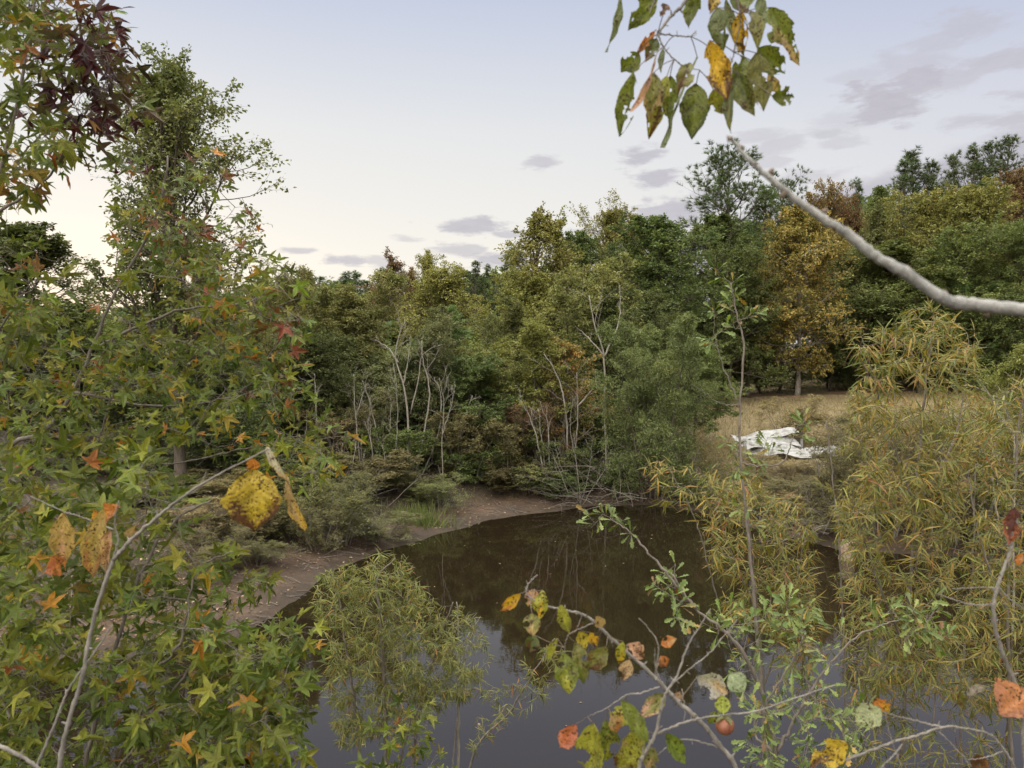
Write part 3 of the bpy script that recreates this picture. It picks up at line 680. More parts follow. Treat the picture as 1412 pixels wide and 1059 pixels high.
for i in range(60):
    x = rng.uniform(-40, 4); y = rng.uniform(41, 60); px = 706 + x / y * FPX
    z0 = gz(x, y); h = max(2.5, at(px, np.interp(px, [-200, 420, 700, 900], [450, 440, 440, 410]) + rng.uniform(0, 50), y)[2] - z0)
    mass_crown(x, y, z0, h, rng.uniform(2., 3.), 900)
tag(mb.build("forest", PAL["deep"], smooth=False), "dense dark wood closing the view behind the nearer trees", "forest", kind="stuff")

# ------------------------------------------------------------------ bare pale trees on the far shore
def bare(label, D, lines, r=.045, twig=5, seed=1, name="bare_tree", bk=BARK_PALE, cat="bare tree", group=None):
    rng = np.random.default_rng(seed); b = at(*lines[0][0], D); base = np.array([b[0], b[1], gz(b[0], b[1])])
    root = empty(name, base, label, cat, group); mb = tw = MB()
    for j, ln in enumerate(lines):
        dd = rng.uniform(-.5, .5) if j else 0
        pts = [at(x, y, D + dd * i / len(ln)) - base for i, (x, y) in enumerate(ln)]
        if j == 0 or ln[0][1] > lines[0][0][1] - 12: pts[0] = np.array([rng.normal(0, .03), rng.normal(0, .03), -.1])
        P = spline(pts, 18); P += rng.normal(0, .012, P.shape)
        rr = r * (1 if j == 0 else .75)
        tube_r(mb, P, np.linspace(rr, rr * .3, 18), 6)
        Ln = np.array([np.linalg.norm(P[-1] - P[0])])
        P2, R2, L2, _ = branch(rng, P[None], np.array([rr]), Ln, twig, .45, 1., 38, .28, 5, .06, .15)
        tubes(tw, P2, np.maximum(R2 * .55, .006), .004, 4)
        P3, R3, L3, _ = branch(rng, P2, R2, L2, 4, .3, 1., 40, .55, 3, .04, .2)
        tubes(tw, P3, .006, .0025, 3)
    mb.build("trunk", bk, root)
bare("bare pale sapling with forked top, tallest at centre left", 30, [[(562, 672), (562, 571), (555, 526), (545, 492), (551, 461), (559, 443)], [(549, 500), (535, 480), (517, 468)], [(556, 530), (562, 500), (566, 470)]], seed=1)
bare("bare pale sapling leaning right beside the forked one", 30.3, [[(572, 672), (586, 590), (592, 537), (583, 497), (581, 470)], [(566, 571), (577, 522), (582, 492), (600, 476)], [(580, 660), (604, 600), (608, 545), (598, 520)]], seed=2)
bare("thin bare sapling with brushy top left of the forked pair", 29.6, [[(497, 665), (493, 600), (489, 560), (488, 516)], [(491, 575), (500, 545), (505, 530)]], seed=3, r=.035, twig=8)
bare("leaning bare sapling left of the forked pair", 29.8, [[(527, 668), (520, 600), (510, 555), (500, 525)], [(537, 668), (537, 600), (539, 545)]], seed=4, r=.03)
bare("straight white sapling trunk behind the sweetgum tip at left", 29, [[(437, 640), (437, 590), (435, 540), (434, 515)]], seed=5, r=.04)
bare("slim white sapling crossing the left shore brush", 27.5, [[(468, 730), (478, 680), (488, 630), (492, 590)], [(470, 725), (455, 680), (448, 640)]], seed=6, r=.035)
bare("tall forked grey snag beside the soft shore tree", 32, [[(838, 640), (834, 571), (833, 492), (819, 446), (812, 408)], [(833, 492), (853, 446), (855, 393)], [(833, 490), (815, 470), (800, 455)]], seed=7, r=.055)
bare("grey bare tree with kinked limbs left of the tall snag", 31.5, [[(784, 640), (781, 579), (770, 522), (751, 488)], [(796, 640), (796, 590), (795, 514)], [(797, 560), (819, 533), (821, 514)]], seed=8, r=.05)
bare("bare grey stem leaning left over the mud shore", 30.5, [[(757, 690), (736, 590), (718, 552)], [(768, 680), (742, 564)], [(775, 680), (756, 590), (748, 565)]], seed=9, r=.035)
bare("thin bare leaning stem in front of the brownish shrub", 30.6, [[(628, 660), (637, 590), (652, 545)]], seed=10, r=.022)
bare("bare grey stems rising from brown brush at right bank", 25.5, [[(1145, 720), (1130, 655), (1122, 620)], [(1170, 715), (1158, 650), (1150, 590)], [(1150, 720), (1178, 660), (1190, 600)], [(1160, 715), (1166, 640), (1163, 600)]], seed=11, r=.03, name="bare_saplings" if 0 else "bare_tree", cat="bare tree", bk=BARK_GREY)
bare("white bare stem behind willow leaves near right edge", 16, [[(1405, 760), (1398, 660), (1398, 600), (1375, 570)], [(1398, 640), (1412, 600)], [(1376, 720), (1370, 660), (1372, 630)]], seed=12, r=.025)

bare("slim pale stem between the forked pair and the bronze shrubs", 29.2, [[(612, 695), (609, 620), (612, 560), (606, 520)], [(610, 600), (622, 560), (628, 530)]], seed=21, r=.022)
bare("slim pale stem just left of the leaning right-hand sapling", 29.4, [[(548, 690), (546, 620), (548, 560), (543, 505)]], seed=22, r=.024)
bare("pale stems rising from the foot of the left mud shore", 28.2, [[(520, 705), (516, 640), (508, 590), (511, 550)], [(522, 700), (530, 650), (528, 600)], [(518, 700), (503, 650), (497, 610)]], seed=23, r=.022)
bare("thin white stems beside the slim white sapling at left", 26.5, [[(448, 742), (440, 690), (443, 640), (438, 600)], [(450, 740), (462, 690), (470, 650), (472, 610)]], seed=24, r=.024)
bare("fan of thin grey stems left of the big soft shore tree", 29.6, [[(800, 700), (795, 640), (786, 590), (790, 550)], [(802, 700), (812, 650), (818, 600)], [(798, 700), (776, 650), (764, 610)], [(804, 700), (826, 660), (846, 630)]], seed=25, r=.022, bk=BARK_GREY)
rng = np.random.default_rng(5)
def brush(label, D, cx, cy, sx, sy, n, ang, seed, name="brush_pile"):
    rng = np.random.default_rng(seed); b = at(cx, cy, D); base = np.array([b[0], b[1], max(gz(b[0], b[1]), 0)]); mb = MB()
    for i in range(n):
        p = at(cx + rng.normal(0, sx), cy + rng.normal(0, sy), D + rng.normal(0, .7)) - base
        p[2] = max(p[2], .05); a = math.radians(rng.normal(ang, 35)); ln = rng.uniform(.7, 2.2)
        d = np.array([math.cos(a), rng.normal(0, .4), math.sin(a)]); pts = [p]
        for k in range(5): d = nrm(d + rng.normal(0, .13, 3) - UPV * .06); pts.append(pts[-1] + d * ln / 5)
        pts = np.array(pts); pts[:, 2] = np.maximum(pts[:, 2], -.05)
        tubes(mb, pts, rng.uniform(.006, .016), .003, 5)
        P2, R2, L2, _ = branch(rng, pts[None], np.array([.012]), np.array([ln]), 4, .3, 1, 45, .4, 3, 0, .25)
        tubes(mb, P2, .005, .002, 3)
    o = mb.build(name, BARK_STEM); o.location = base
    tag(o, label, "brush pile")
brush("tangle of grey dead branches leaning over the far shore", 29.6, 800, 668, 26, 14, 38, 150, 1)
brush("grey dead branches dipping into the dark corner of the pond", 28.6, 850, 690, 26, 8, 26, 165, 2)
brush("dead limbs lying on the left mud bank by the saplings", 25.5, 455, 742, 20, 5, 26, 20, 3)
brush("dead branches lying near the left end of the mud shore", 28.6, 607, 690, 10, 5, 12, 130, 4)
brush("grey twigs overhanging the right bank's waterline", 23.6, 1130, 735, 24, 10, 40, 160, 5)

# ------------------------------------------------------------------ things in the field
m, n, out = mat("white_sheet_metal"); t = n.new("ShaderNodeTexCoord"); v = n.noise(t.outputs["Object"], 3.0, 6, .7)
b = n.new("ShaderNodeBsdfPrincipled"); n.put(b.inputs["Base Color"], n.ramp(v, [(.36, L(.09, .08, .065)), (.48, L(.23, .225, .22)), (.62, L(.34, .34, .345))])); b.inputs["Roughness"].default_value = .45
n.l.new(b.outputs[0], out.inputs[0]); SHEET = m
p0 = at(1072, 612, 33.5); zb = gz(p0[0], p0[1])
heap = empty("sheet_heap", (p0[0], p0[1], zb), "low heap of white sheet metal and crumpled white tarp in dry grass", "debris heap"); heap.scale = (1.12, 1.12, 1.5)
rng = np.random.default_rng(9)
for k, (cx, cy, ln, wd, zz, tilt, az_) in enumerate(((-.35, .3, 2.7, .8, .62, .10, .12), (-.40, -.28, 2.3, .75, .42, .26, .20), (-.15, -.75, 2.2, .55, .22, .45, -.10), (-.9, -.5, 1.1, .5, .34, .5, -.5))):
    mb = MB(); U = np.linspace(-.5, .5, 22); Vv = np.linspace(-.5, .5, 26); UU, VV = np.meshgrid(U, Vv)
    Z = .018 * np.sin(VV * 2 * math.pi * 5) + .09 * np.sin(UU * 4 + k) + .04 * np.sin(UU * 11 + VV * 5 + 2 * k) + .06 * VV * np.sin(UU * 7 + k) + rng.normal(0, .004, UU.shape)
    X = UU * ln; Y = VV * wd * math.cos(tilt); Zt = Z + VV * wd * math.sin(tilt) + zz
    c, s_ = math.cos(az_), math.sin(az_)
    top = np.stack([cx + X * c - Y * s_, cy + X * s_ + Y * c, Zt], -1).reshape(-1, 3)
    i = (np.arange(25)[:, None] * 22 + np.arange(21)[None]).ravel(); q = np.stack([i, i + 1, i + 23, i + 22], -1)
    mb.add(top, q); mb.add(top - np.array([0, 0, .012]), q[:, ::-1])
    mb.build("sheet", SHEET, heap)
mb = MB(); U = np.linspace(0, 1, 60); UU, VV = np.meshgrid(U, np.linspace(-.5, .5, 22))
Z = .16 * np.sin(UU * 3.14) * (1 - 3 * VV ** 2).clip(0) + .05 * np.sin(UU * 31 + VV * 9) + .045 * np.sin(VV * 23 - UU * 17) + rng.normal(0, .02, UU.shape) + .12
V = np.stack([.5 + UU * 2.7, -.45 + VV * .95 * (1 - .5 * UU) + .3 * UU, Z], -1).reshape(-1, 3)
i = (np.arange(21)[:, None] * 60 + np.arange(59)[None]).ravel(); q = np.stack([i, i + 1, i + 61, i + 60], -1)
mb.add(V, q); mb.build("crumpled_tarp", SHEET, heap)
for P in ([(-1.55, -.85, -.1), (-1.5, -.85, .25), (-1.52, -.84, .5)], [(1.0, .2, -.1), (1.0, .2, .3), (1.0, .2, .5)], [(-1.5, .1, -.1), (-1.5, .1, .3), (-1.5, .1, .6)]):
    mb = MB(); tubes(mb, spline(P, 8), .07, .06, 8); mb.build("prop_post", SHEET, heap)

m, n, out = mat("cut_wood"); t = n.new("ShaderNodeTexCoord"); v = n.noise(t.outputs["Object"], 14, 5, .7)
b = n.new("ShaderNodeBsdfPrincipled"); n.put(b.inputs["Base Color"], n.ramp(v, [(.3, L(.15, .10, .07)), (.7, L(.36, .27, .20))])); b.inputs["Roughness"].default_value = .9; n.l.new(b.outputs[0], out.inputs[0])
p = at(1168, 772, 22.0); mb = MB(); P = np.array([(0, 0, -.5), (0, 0, 0), (0.01, 0, .2), (.02, .01, .42), (.03, 0, .52)]); tube_r(mb, P, [.3, .24, .2, .19, .17], 11)
o = mb.build("tree_stump", m); o.location = (p[0], p[1], 0); tag(o, "short pale tree stump standing at the right waterline", "stump")

# dry grass in the field, weeds along the shore
rng = np.random.default_rng(21); n_ = 70000
X = rng.uniform(7, 45, n_); Y = rng.uniform(25, 66, n_); s = pond_sd(X, Y); ok = (s > 2.6) & (X > 7.5 + .12 * (Y - 30)) & (np.abs(Y - (57 + (X - 14) * .09)) > 2.3)
X, Y = X[ok], Y[ok]; n_ = len(X); mb = MB()
leaves(mb, "needle", np.stack([X, Y, ground(X, Y) - .02], -1), nrm(UPV + .45 * rng.normal(size=(n_, 3))), unit_rand(rng, n_), rng.uniform(.15, .5, n_) * (.6 + .5 * rng.uniform(0, 1, n_)), np.stack([rng.uniform(0, 1, n_), .5 + .3 * wav(X * .7, Y * .7), rng.uniform(0, 1, n_)], -1))
tag(mb.build("dry_grass", PAL["tan"], smooth=False), "dry tan grass covering the field beyond the pond", "grass", kind="stuff")
mb = MB(); n_ = 60000; X = rng.uniform(-14, 10, n_); Y = rng.uniform(15, 36, n_); s = pond_sd(X, Y); ok = (s > 1.6 + .8 * wav(X, Y)) & (rng.uniform(0, 1, n_) < .35 + .5 * wav(X * .8, Y * .9 + 3))
X, Y = X[ok], Y[ok]; n_ = len(X)
leaves(mb, "needle", np.stack([X, Y, ground(X, Y) - .02], -1), nrm(UPV + .5 * rng.normal(size=(n_, 3))), unit_rand(rng, n_), rng.uniform(.1, .4, n_), np.stack([rng.uniform(0, 1, n_), rng.uniform(0, 1, n_), rng.uniform(0, 1, n_)], -1))
tag(mb.build("bank_weeds", PAL["brown"], smooth=False), "short dull weeds and litter on the wooded bank", "weeds", kind="stuff")
mb = MB(); n_ = 26000; X = rng.uniform(-16, 12, n_); Y = rng.uniform(15, 34, n_); s = pond_sd(X, Y); ok = (s > .15) & (rng.uniform(0, 1, n_) < .25 + .35 * wav(X * 1.3 + 2, Y * 1.1) + .12 * np.minimum(s, 5))
X, Y = X[ok], Y[ok]; n_ = len(X)
leaves(mb, "quad", np.stack([X, Y, ground(X, Y) + .015], -1), nrm(unit_rand(rng, n_) * [1, 1, .25]), nrm(UPV + .35 * unit_rand(rng, n_)), rng.uniform(.04, .13, n_), rng.uniform(0, 1, (n_, 3)))
tag(mb.build("leaf_litter", PAL["litter"], smooth=False), "fallen dead leaves strewn over the muddy bank", "leaf litter", kind="stuff")
mb = MB(); n_ = 420; X = rng.uniform(-13, 9, n_ * 4); Y = rng.uniform(15, 32, n_ * 4); s = pond_sd(X, Y); ok = (s > .1) & (s < 4); X, Y = X[ok], Y[ok]; a = rng.uniform(0, 6.28, len(X)); ln = rng.uniform(.15, .9, len(X))
pp = np.stack([X, Y, ground(X, Y) + .02], -1); ee = pp + np.stack([np.cos(a) * ln, np.sin(a) * ln, 0 * a], -1); ee[:, 2] = ground(ee[:, 0], ee[:, 1]) + .03; mm = (pp + ee) / 2 + rng.normal(0, .03, pp.shape); mm[:, 2] = np.maximum(mm[:, 2], ground(mm[:, 0], mm[:, 1]) + .01)
tubes(mb, np.stack([pp, mm, ee], 1), rng.uniform(.006, .016, len(X)), .004, 5)
tag(mb.build("fallen_sticks", BARK_STEM), "grey sticks and twigs littering the muddy bank", "sticks", kind="stuff")
mb = MB(); n_ = 160; X = rng.uniform(-7, 12, n_); Y = 10 + 19 * rng.uniform(0, 1, n_) ** .7; ok = pond_sd(X, Y) < -.3; X, Y = X[ok], Y[ok]; n_ = len(X)
leaves(mb, "quad", np.stack([X, Y, 0 * X + .006], -1), nrm(unit_rand(rng, n_) * [1, 1, .02]), np.repeat(UPV[None], n_, 0), rng.uniform(.03, .08, n_), rng.uniform(0, 1, (n_, 3)))
tag(mb.build("floating_leaves", PAL["litter"], smooth=False), "small fallen leaves floating on the pond", "floating leaves", kind="stuff")
mb = MB(); p = at(578, 708, 25.8); n_ = 420; X = p[0] + rng.normal(0, .5, n_); Y = p[1] + rng.normal(0, .25, n_)
leaves(mb, "needle", np.stack([X, Y, ground(X, Y) - .02], -1), nrm(UPV + .3 * rng.normal(size=(n_, 3))), unit_rand(rng, n_), rng.uniform(.3, .85, n_), rng.uniform(0, 1, (n_, 3)))
tag(mb.build("grass_clump", PAL["green"], smooth=False), "bright green grass clump at the left end of the mud shore", "grass clump")

# ------------------------------------------------------------------ near vegetation
SWEET = near_leaf("sweetgum_leaf", .34, .35); WILL = near_leaf("willow_leaf", .28, 0); OAKL = near_leaf("oak_leaf", .22, 0, .35)
PERS = near_leaf("persimmon_leaf", .35, .95)

def in_poly(px, py, poly):
    P = np.asarray(poly, float); ins = np.zeros(len(px), bool)
    for i in range(len(P)):
        a, b = P[i], P[(i + 1) % len(P)]
        if a[1] == b[1]: continue
        c = (a[1] > py) != (b[1] > py); ins ^= c & (px < (b[0] - a[0]) * (py - a[1]) / (b[1] - a[1]) + a[0])
    return ins
def scatter(rng, poly, n, D0, D1, bias=1.0):
    """n points in a slab of space, seen through a polygon"""
    P = np.asarray(poly, float); out = []
    lo, hi = P.min(0), P.max(0)
    while len(out) < n:
        q = rng.uniform(lo, hi, (n * 3, 2)); q = q[in_poly(q[:, 0], q[:, 1], P)]
        out += list(q[: n - len(out)])
    out = np.array(out); D = D0 + (D1 - D0) * rng.uniform(0, 1, n) ** bias
    return np.array([at(a, b, d) for (a, b), d in zip(out, D)]), out, D

def grow_twigs(rng, stems, targets, up=.7, r_tip=.0016, r_k=.0022, curve=.10, sag=.04):
    """connect every target to the nearest wood below it; returns (twigs (K,7,3), r0, order)"""
    nodes = np.concatenate([spline(s, 40)[6:] for s in stems]); tw = []; r0 = []
    d0 = np.min(np.linalg.norm(targets[:, None] - nodes[None, ::4], axis=2), 1)
    order = np.argsort(d0); buf = np.zeros((len(nodes) + len(targets) * 4, 3)); buf[:len(nodes)] = nodes; m_ = len(nodes)
    for ti in order:
        t = targets[ti]; dv = t - buf[:m_]; cost = np.linalg.norm(dv, axis=1) + up * np.maximum(0, -dv[:, 2] + .02)
        j = int(np.argmin(cost)); a = buf[j]; ln = np.linalg.norm(t - a)
        mid = (a + t) / 2 + rng.normal(0, curve, 3) * ln - UPV * sag * ln
        s = np.linspace(0, 1, 7)[:, None]; P = (1 - s) ** 2 * a + 2 * s * (1 - s) * mid + s ** 2 * t
        buf[m_:m_ + 4] = P[[2, 3, 4, 6]]; m_ += 4; tw.append(P); r0.append(r_tip + r_k * min(ln, 1.6))
    return np.array(tw), np.array(r0), order
def pick(rng, cols, wts, n, jit=.16):
    c = np.array(cols)[rng.choice(len(cols), n, p=np.array(wts) / sum(wts))]
    return c * (1 + rng.normal(0, jit, (n, 1))).clip(.5, 1.6) * (1 + rng.normal(0, .05, (n, 3)))

GREENS = [(.095, .125, .020), (.14, .16, .023), (.068, .092, .018), (.18, .185, .03)]
def near_plant(name, label, cat, stems, rad, targets, tpx, leafkind, lmat, lsize, nleaf, colfn, seed, span=.55, bk=BARK_STEM, spread=.08, droop=.55, group=None, face=.35, r_k=.0022, up=.7, sagk=.25):
    rng = np.random.default_rng(seed)
    b = np.array(stems[0][0]); base = np.array([b[0], b[1], b[2]])
    root = empty(name, base, label, cat, group)
    mb = MB()
    for s, r in zip(stems, rad):
        P = spline(np.array(s) - base, 40); P[1:] += rng.normal(0, .0035, (39, 3)); tube_r(mb, P, np.linspace(r, r * .3, 40) * (1 + .06 * rng.normal(size=40)), 8)
    tw, r0, order = grow_twigs(rng, stems, targets, up=up, r_k=r_k)
    tubes(mb, tw - base, r0, .0011, 4)
    K = len(tw); idx = np.repeat(np.arange(K), nleaf); nL = len(idx); q = tw[idx]
    s = np.tile(np.linspace(1 - span, 1, nleaf), K) + rng.uniform(-.03, .03, nL); f = np.clip(s, 0, .999) * 6; i = f.astype(int)
    pos = q[np.arange(nL), i] + (q[np.arange(nL), i + 1] - q[np.arange(nL), i]) * (f - i)[:, None]; td = nrm(q[np.arange(nL), i + 1] - q[np.arange(nL), i])
    out = nrm(np.cross(td, unit_rand(rng, nL)))
    ax = nrm(td * rng.uniform(.3, 1.0, (nL, 1)) + out * .9 - UPV * droop * rng.uniform(.2, 1.6, (nL, 1)))
    sz = lsize * rng.uniform(.5, 1.25, nL)
    lf = MB()
    if spread:   # petioles
        ps = spread * rng.uniform(.5, 1.2, nL)[:, None]; e = pos + ax * ps + UPV * ps * .2
        tubes(mb, np.stack([pos, (pos + e) / 2 + UPV * ps * .15, e], 1) - base, .0011, .0008, 3)
        pos = e
    mb.build("trunk", bk, root)
    tocam = nrm(np.array([0, 0, CAM_Z + 1.5]) - pos)
    up_ = nrm(UPV * .75 + tocam * face + unit_rand(rng, nL) * .75)
    col = colfn(rng, tpx[order][idx], nL)
    leaves(lf, leafkind, pos - base, ax, up_, sz, col, sag=rng.uniform(-.05, sagk * 2, nL), fold=(np.abs(rng.normal(0, .45, nL)).clip(0, 1.1) if leafkind == "star" else None))
    lf.build("leaves", lmat, root, smooth=False)
    return root
def stem_px(pts, ground_first=True):
    P = [at(x, y, d) for x, y, d in pts]
    if ground_first: P[0] = np.array([P[0][0], P[0][1], gz(P[0][0], P[0][1]) - .05])
    return P

def sweet_cols(rng, tp, n):
    """leaf colours of the turning tree: maroon outer top, orange and yellow stray leaves, green below"""
    x, y = tp[:, 0] + rng.normal(0, 14, n), tp[:, 1] + rng.normal(0, 14, n)
    col = pick(rng, GREENS, [3, 3, 2, 1.5], n)
    u = rng.uniform(0, 1, n)
    mar = np.exp(-(((x - 140) / 58) ** 2 + ((y - 115) / 85) ** 2)) ; m_ = u < mar * 1.5
    col[m_] = pick(rng, [(.040, .010, .014), (.065, .014, .016), (.028, .010, .013), (.05, .028, .012)], [4, 2, 2, 1], m_.sum())
    red = np.maximum.reduce([np.exp(-(((x - 385) / 32) ** 2 + ((y - 465) / 50) ** 2)) * .6, np.exp(-(((x - 270) / 55) ** 2 + ((y - 300) / 70) ** 2)) * .5, np.exp(-(((x - 100) / 60) ** 2 + ((y - 20) / 40) ** 2)) * .5])
    u2 = rng.uniform(0, 1, n); r_ = (u2 < red) & ~m_
    col[r_] = pick(rng, [(.20, .06, .025), (.27, .10, .03), (.14, .025, .025), (.11, .05, .02)], [2, 1.5, 1.5, 3], r_.sum())
    u3 = rng.uniform(0, 1, n); yl = (u3 < np.where(y < 640, .14, .06)) & ~m_ & ~r_
    col[yl] = pick(rng, [(.30, .20, .025), (.34, .17, .03), (.22, .20, .03), (.24, .09, .02)], [2, 1.5, 3, 1], yl.sum())
    lt = (rng.uniform(0, 1, n) < .10) & ~m_ & ~r_ & ~yl
    col[lt] = pick(rng, [(.16, .20, .035), (.13, .17, .05)], [1, 1], lt.sum())
    return col

# sweetgum saplings on the near bank, left
rng = np.random.default_rng(301)
st = [stem_px([(-260, 1330, 3.4), (-150, 900, 3.4), (-60, 560, 3.5), (-15, 300, 3.5), (18, 165, 3.5), (46, 20, 3.5), (60, -120, 3.5)])]
st += [[st[0][3], at(60, 250, 3.5), at(110, 170, 3.4), at(150, 110, 3.4)], [st[0][2], at(20, 420, 3.6), at(60, 380, 3.6), at(90, 350, 3.6)]]
A1, a1, _ = scatter(rng, [(-60, -60), (105, -60), (135, 5), (165, 40), (198, 95), (190, 150), (150, 190), (115, 225), (60, 235), (30, 290), (-60, 290)], 145, 2.9, 4.2)
A2, a2_, _ = scatter(rng, [(-60, 330), (30, 345), (85, 350), (95, 385), (60, 440), (30, 470), (-60, 470)], 26, 3.0, 4.2)
near_plant("sweetgum_tree", "sweetgum at the top left with maroon star-shaped leaves against the sky", "tree", st, [.014, .007, .006], np.concatenate([A1, A2]), np.concatenate([a1, a2_]), "star", SWEET, .105, 6, sweet_cols, 11)
st = [stem_px([(-80, 1400, 4.2), (-40, 900, 4.2), (0, 640, 4.3), (60, 595, 4.3), (100, 540, 4.3), (128, 480, 4.3), (160, 400, 4.3), (215, 300, 4.3), (232, 215, 4.3)])]
st += [[st[0][2], at(60, 700, 4.1), at(120, 640, 4.1), at(150, 560, 4.1), at(175, 470, 4.2)], [st[0][5], at(240, 430, 4.4), at(330, 420, 4.4), at(370, 400, 4.4), at(398, 360, 4.4)], [st[0][4], at(220, 560, 4.2), at(330, 540, 4.2), at(385, 470, 4.2)],
       [st[0][3], at(200, 640, 4.4), at(330, 620, 4.4), at(420, 600, 4.4)]]
B1, b1, _ = scatter(rng, [(150, 320), (215, 300), (300, 300), (345, 345), (415, 350), (420, 430), (400, 520), (300, 560), (200, 560), (130, 540), (130, 440), (150, 390)], 170, 3.5, 5.4)
B2, b2, _ = scatter(rng, [(130, 215), (200, 180), (250, 190), (330, 235), (345, 290), (300, 320), (150, 330)], 26, 3.7, 5.0)
B3, b3, _ = scatter(rng, [(-50, 430), (110, 430), (140, 520), (250, 560), (400, 530), (490, 600), (485, 640), (410, 665), (330, 625), (240, 615), (100, 640), (-50, 640)], 170, 3.5, 5.6)
near_plant("sweetgum_tree", "tall middle sweetgum of green and red star leaves in front of the airy olive tree", "tree", st, [.017, .010, .009, .008, .007], np.concatenate([B1, B2, B3]), np.concatenate([b1, b2, b3]), "star", SWEET, .100, 5, sweet_cols, 12)
st = [stem_px([(60, 1500, 3.6), (100, 1150, 3.6), (140, 960, 3.6), (190, 800, 3.6), (240, 720, 3.7), (290, 690, 3.7)])]
st += [[st[0][1], at(220, 980, 3.6), at(300, 880, 3.6), at(390, 850, 3.7)], [st[0][1], at(0, 960, 3.8), at(-30, 800, 3.8), at(40, 690, 3.8)], [st[0][2], at(240, 900, 3.3), at(270, 790, 3.3), at(320, 760, 3.3)], [st[0][1], at(240, 1050, 3.6), at(350, 980, 3.7), at(420, 930, 3.8)]]
C1, c1, _ = scatter(rng, [(-50, 620), (110, 640), (200, 620), (270, 640), (230, 760), (310, 760), (385, 800), (330, 840), (300, 890), (345, 880), (420, 835), (440, 905), (420, 1000), (395, 1090), (-50, 1090)], 430, 2.9, 5.0)
near_plant("sweetgum_tree", "leafy green sweetgum filling the bottom left corner above the water", "tree", st, [.014, .009, .008, .008, .008], C1, c1, "star", SWEET, .112, 6, sweet_cols, 13)
st = [stem_px([(500, 1500, 4.6), (520, 1200, 4.6), (545, 1080, 4.6), (570, 980, 4.6)])]
D1, d1, _ = scatter(rng, [(500, 1090), (520, 1010), (560, 960), (600, 985), (620, 1040), (660, 1090)], 22, 4.2, 5.2)
near_plant("sweetgum_tree", "small sweetgum top poking up at the bottom edge, orange leaf among green", "tree", st, [.014], D1, d1, "star", SWEET, .10, 5, sweet_cols, 14)

def will_cols(gold):
    def f(rng, tp, n):
        g_ = pick(rng, [(.14, .15, .025), (.085, .10, .018), (.20, .20, .04)], [2, 2, 1], n)
        o_ = pick(rng, [(.24, .175, .03), (.19, .155, .03), (.30, .19, .035), (.30, .13, .035), (.20, .05, .03)], [3, 5, 2, .7, .2], n)
        k = rng.uniform(0, 1, n) < gold
        return np.where(k[:, None], o_, g_)
    return f
WG = dict(leafkind="willow", lmat=WILL, span=.8, spread=0, droop=.5, face=.3, sagk=.6)
# golden willows on the right of the near bank
rng = np.random.default_rng(402)
st = [stem_px([(1225, 1420, 5.6), (1238, 1150, 5.6), (1250, 900, 5.6), (1262, 700, 5.6), (1270, 600, 5.6), (1280, 500, 5.6), (1290, 438, 5.6)])]
st += [[st[0][3], at(1225, 590, 5.5), at(1205, 520, 5.4), at(1190, 470, 5.4)], [st[0][3], at(1310, 620, 5.6), at(1330, 540, 5.7), at(1335, 465, 5.7)], [st[0][2], at(1210, 800, 5.4), at(1190, 740, 5.4), at(1170, 690, 5.3)], [st[0][2], at(1300, 820, 5.8), at(1320, 740, 5.8)]]
E1, e1, _ = scatter(rng, [(1180, 450), (1225, 445), (1260, 425), (1300, 420), (1345, 455), (1350, 540), (1330, 700), (1200, 700), (1165, 560)], 300, 4.8, 6.4)
E2, e2, _ = scatter(rng, [(1165, 640), (1335, 640), (1330, 800), (1300, 930), (1200, 960), (1180, 830), (1150, 740)], 270, 4.8, 6.2)
near_plant("willow_tree", "tallest golden willow, its narrow leaves reaching up to the pale bough", "tree", st, [.018, .009, .009, .008, .008], np.concatenate([E1, E2]), np.concatenate([e1, e2]), lsize=.095, nleaf=11, colfn=will_cols(.6), seed=21, **WG)
st = [stem_px([(1400, 1400, 5.0), (1395, 1100, 5.0), (1390, 850, 5.0), (1400, 650, 5.0), (1410, 540, 5.0)])]
st += [[st[0][2], at(1350, 740, 5.0), at(1335, 650, 5.0)]]
E3, e3, _ = scatter(rng, [(1330, 560), (1460, 500), (1460, 1000), (1300, 960), (1330, 800), (1340, 700)], 360, 4.4, 6.0)
near_plant("willow_tree", "golden willow at the right edge, cut by the frame", "tree", st, [.016, .009], E3, e3, lsize=.09, nleaf=11, colfn=will_cols(.6), seed=22, **WG)
st = [stem_px([(1030, 1400, 6.4), (1050, 1150, 6.4), (1052, 950, 6.4), (1045, 850, 6.4), (1035, 740, 6.4), (1028, 690, 6.4)])]
st += [[st[0][2], at(1000, 860, 6.3), at(960, 720, 6.2), at(925, 650, 6.2)], [st[0][2], at(1085, 850, 6.3), at(1110, 740, 6.3)], [st[0][3], at(1000, 740, 6.4), at(975, 660, 6.4)]]
E4, e4, _ = scatter(rng, [(960, 650), (1000, 640), (1060, 660), (1110, 700), (1130, 760), (1110, 860), (1070, 880), (990, 830), (970, 740)], 230, 5.6, 7.2)
E5, e5, _ = scatter(rng, [(888, 640), (930, 615), (960, 650), (955, 700), (905, 690)], 16, 5.8, 6.6)
near_plant("willow_tree", "golden willow in front of the white sheets, with a drooping left spray", "tree", st, [.016, .009, .009, .008], np.concatenate([E4, E5]), np.concatenate([e4, e5]), lsize=.10, nleaf=11, colfn=will_cols(.62), seed=23, **WG)
st = [stem_px([(1130, 1400, 6.0), (1120, 1180, 6.0), (1115, 1000, 6.0), (1105, 880, 6.0), (1100, 780, 6.0)]), stem_px([(1150, 1400, 6.0), (1160, 1150, 6.0), (1200, 980, 6.0), (1230, 860, 6.0)])]
E6, e6, _ = scatter(rng, [(1080, 760), (1120, 770), (1135, 860), (1120, 960), (1060, 960), (1060, 860)], 70, 5.4, 6.6)
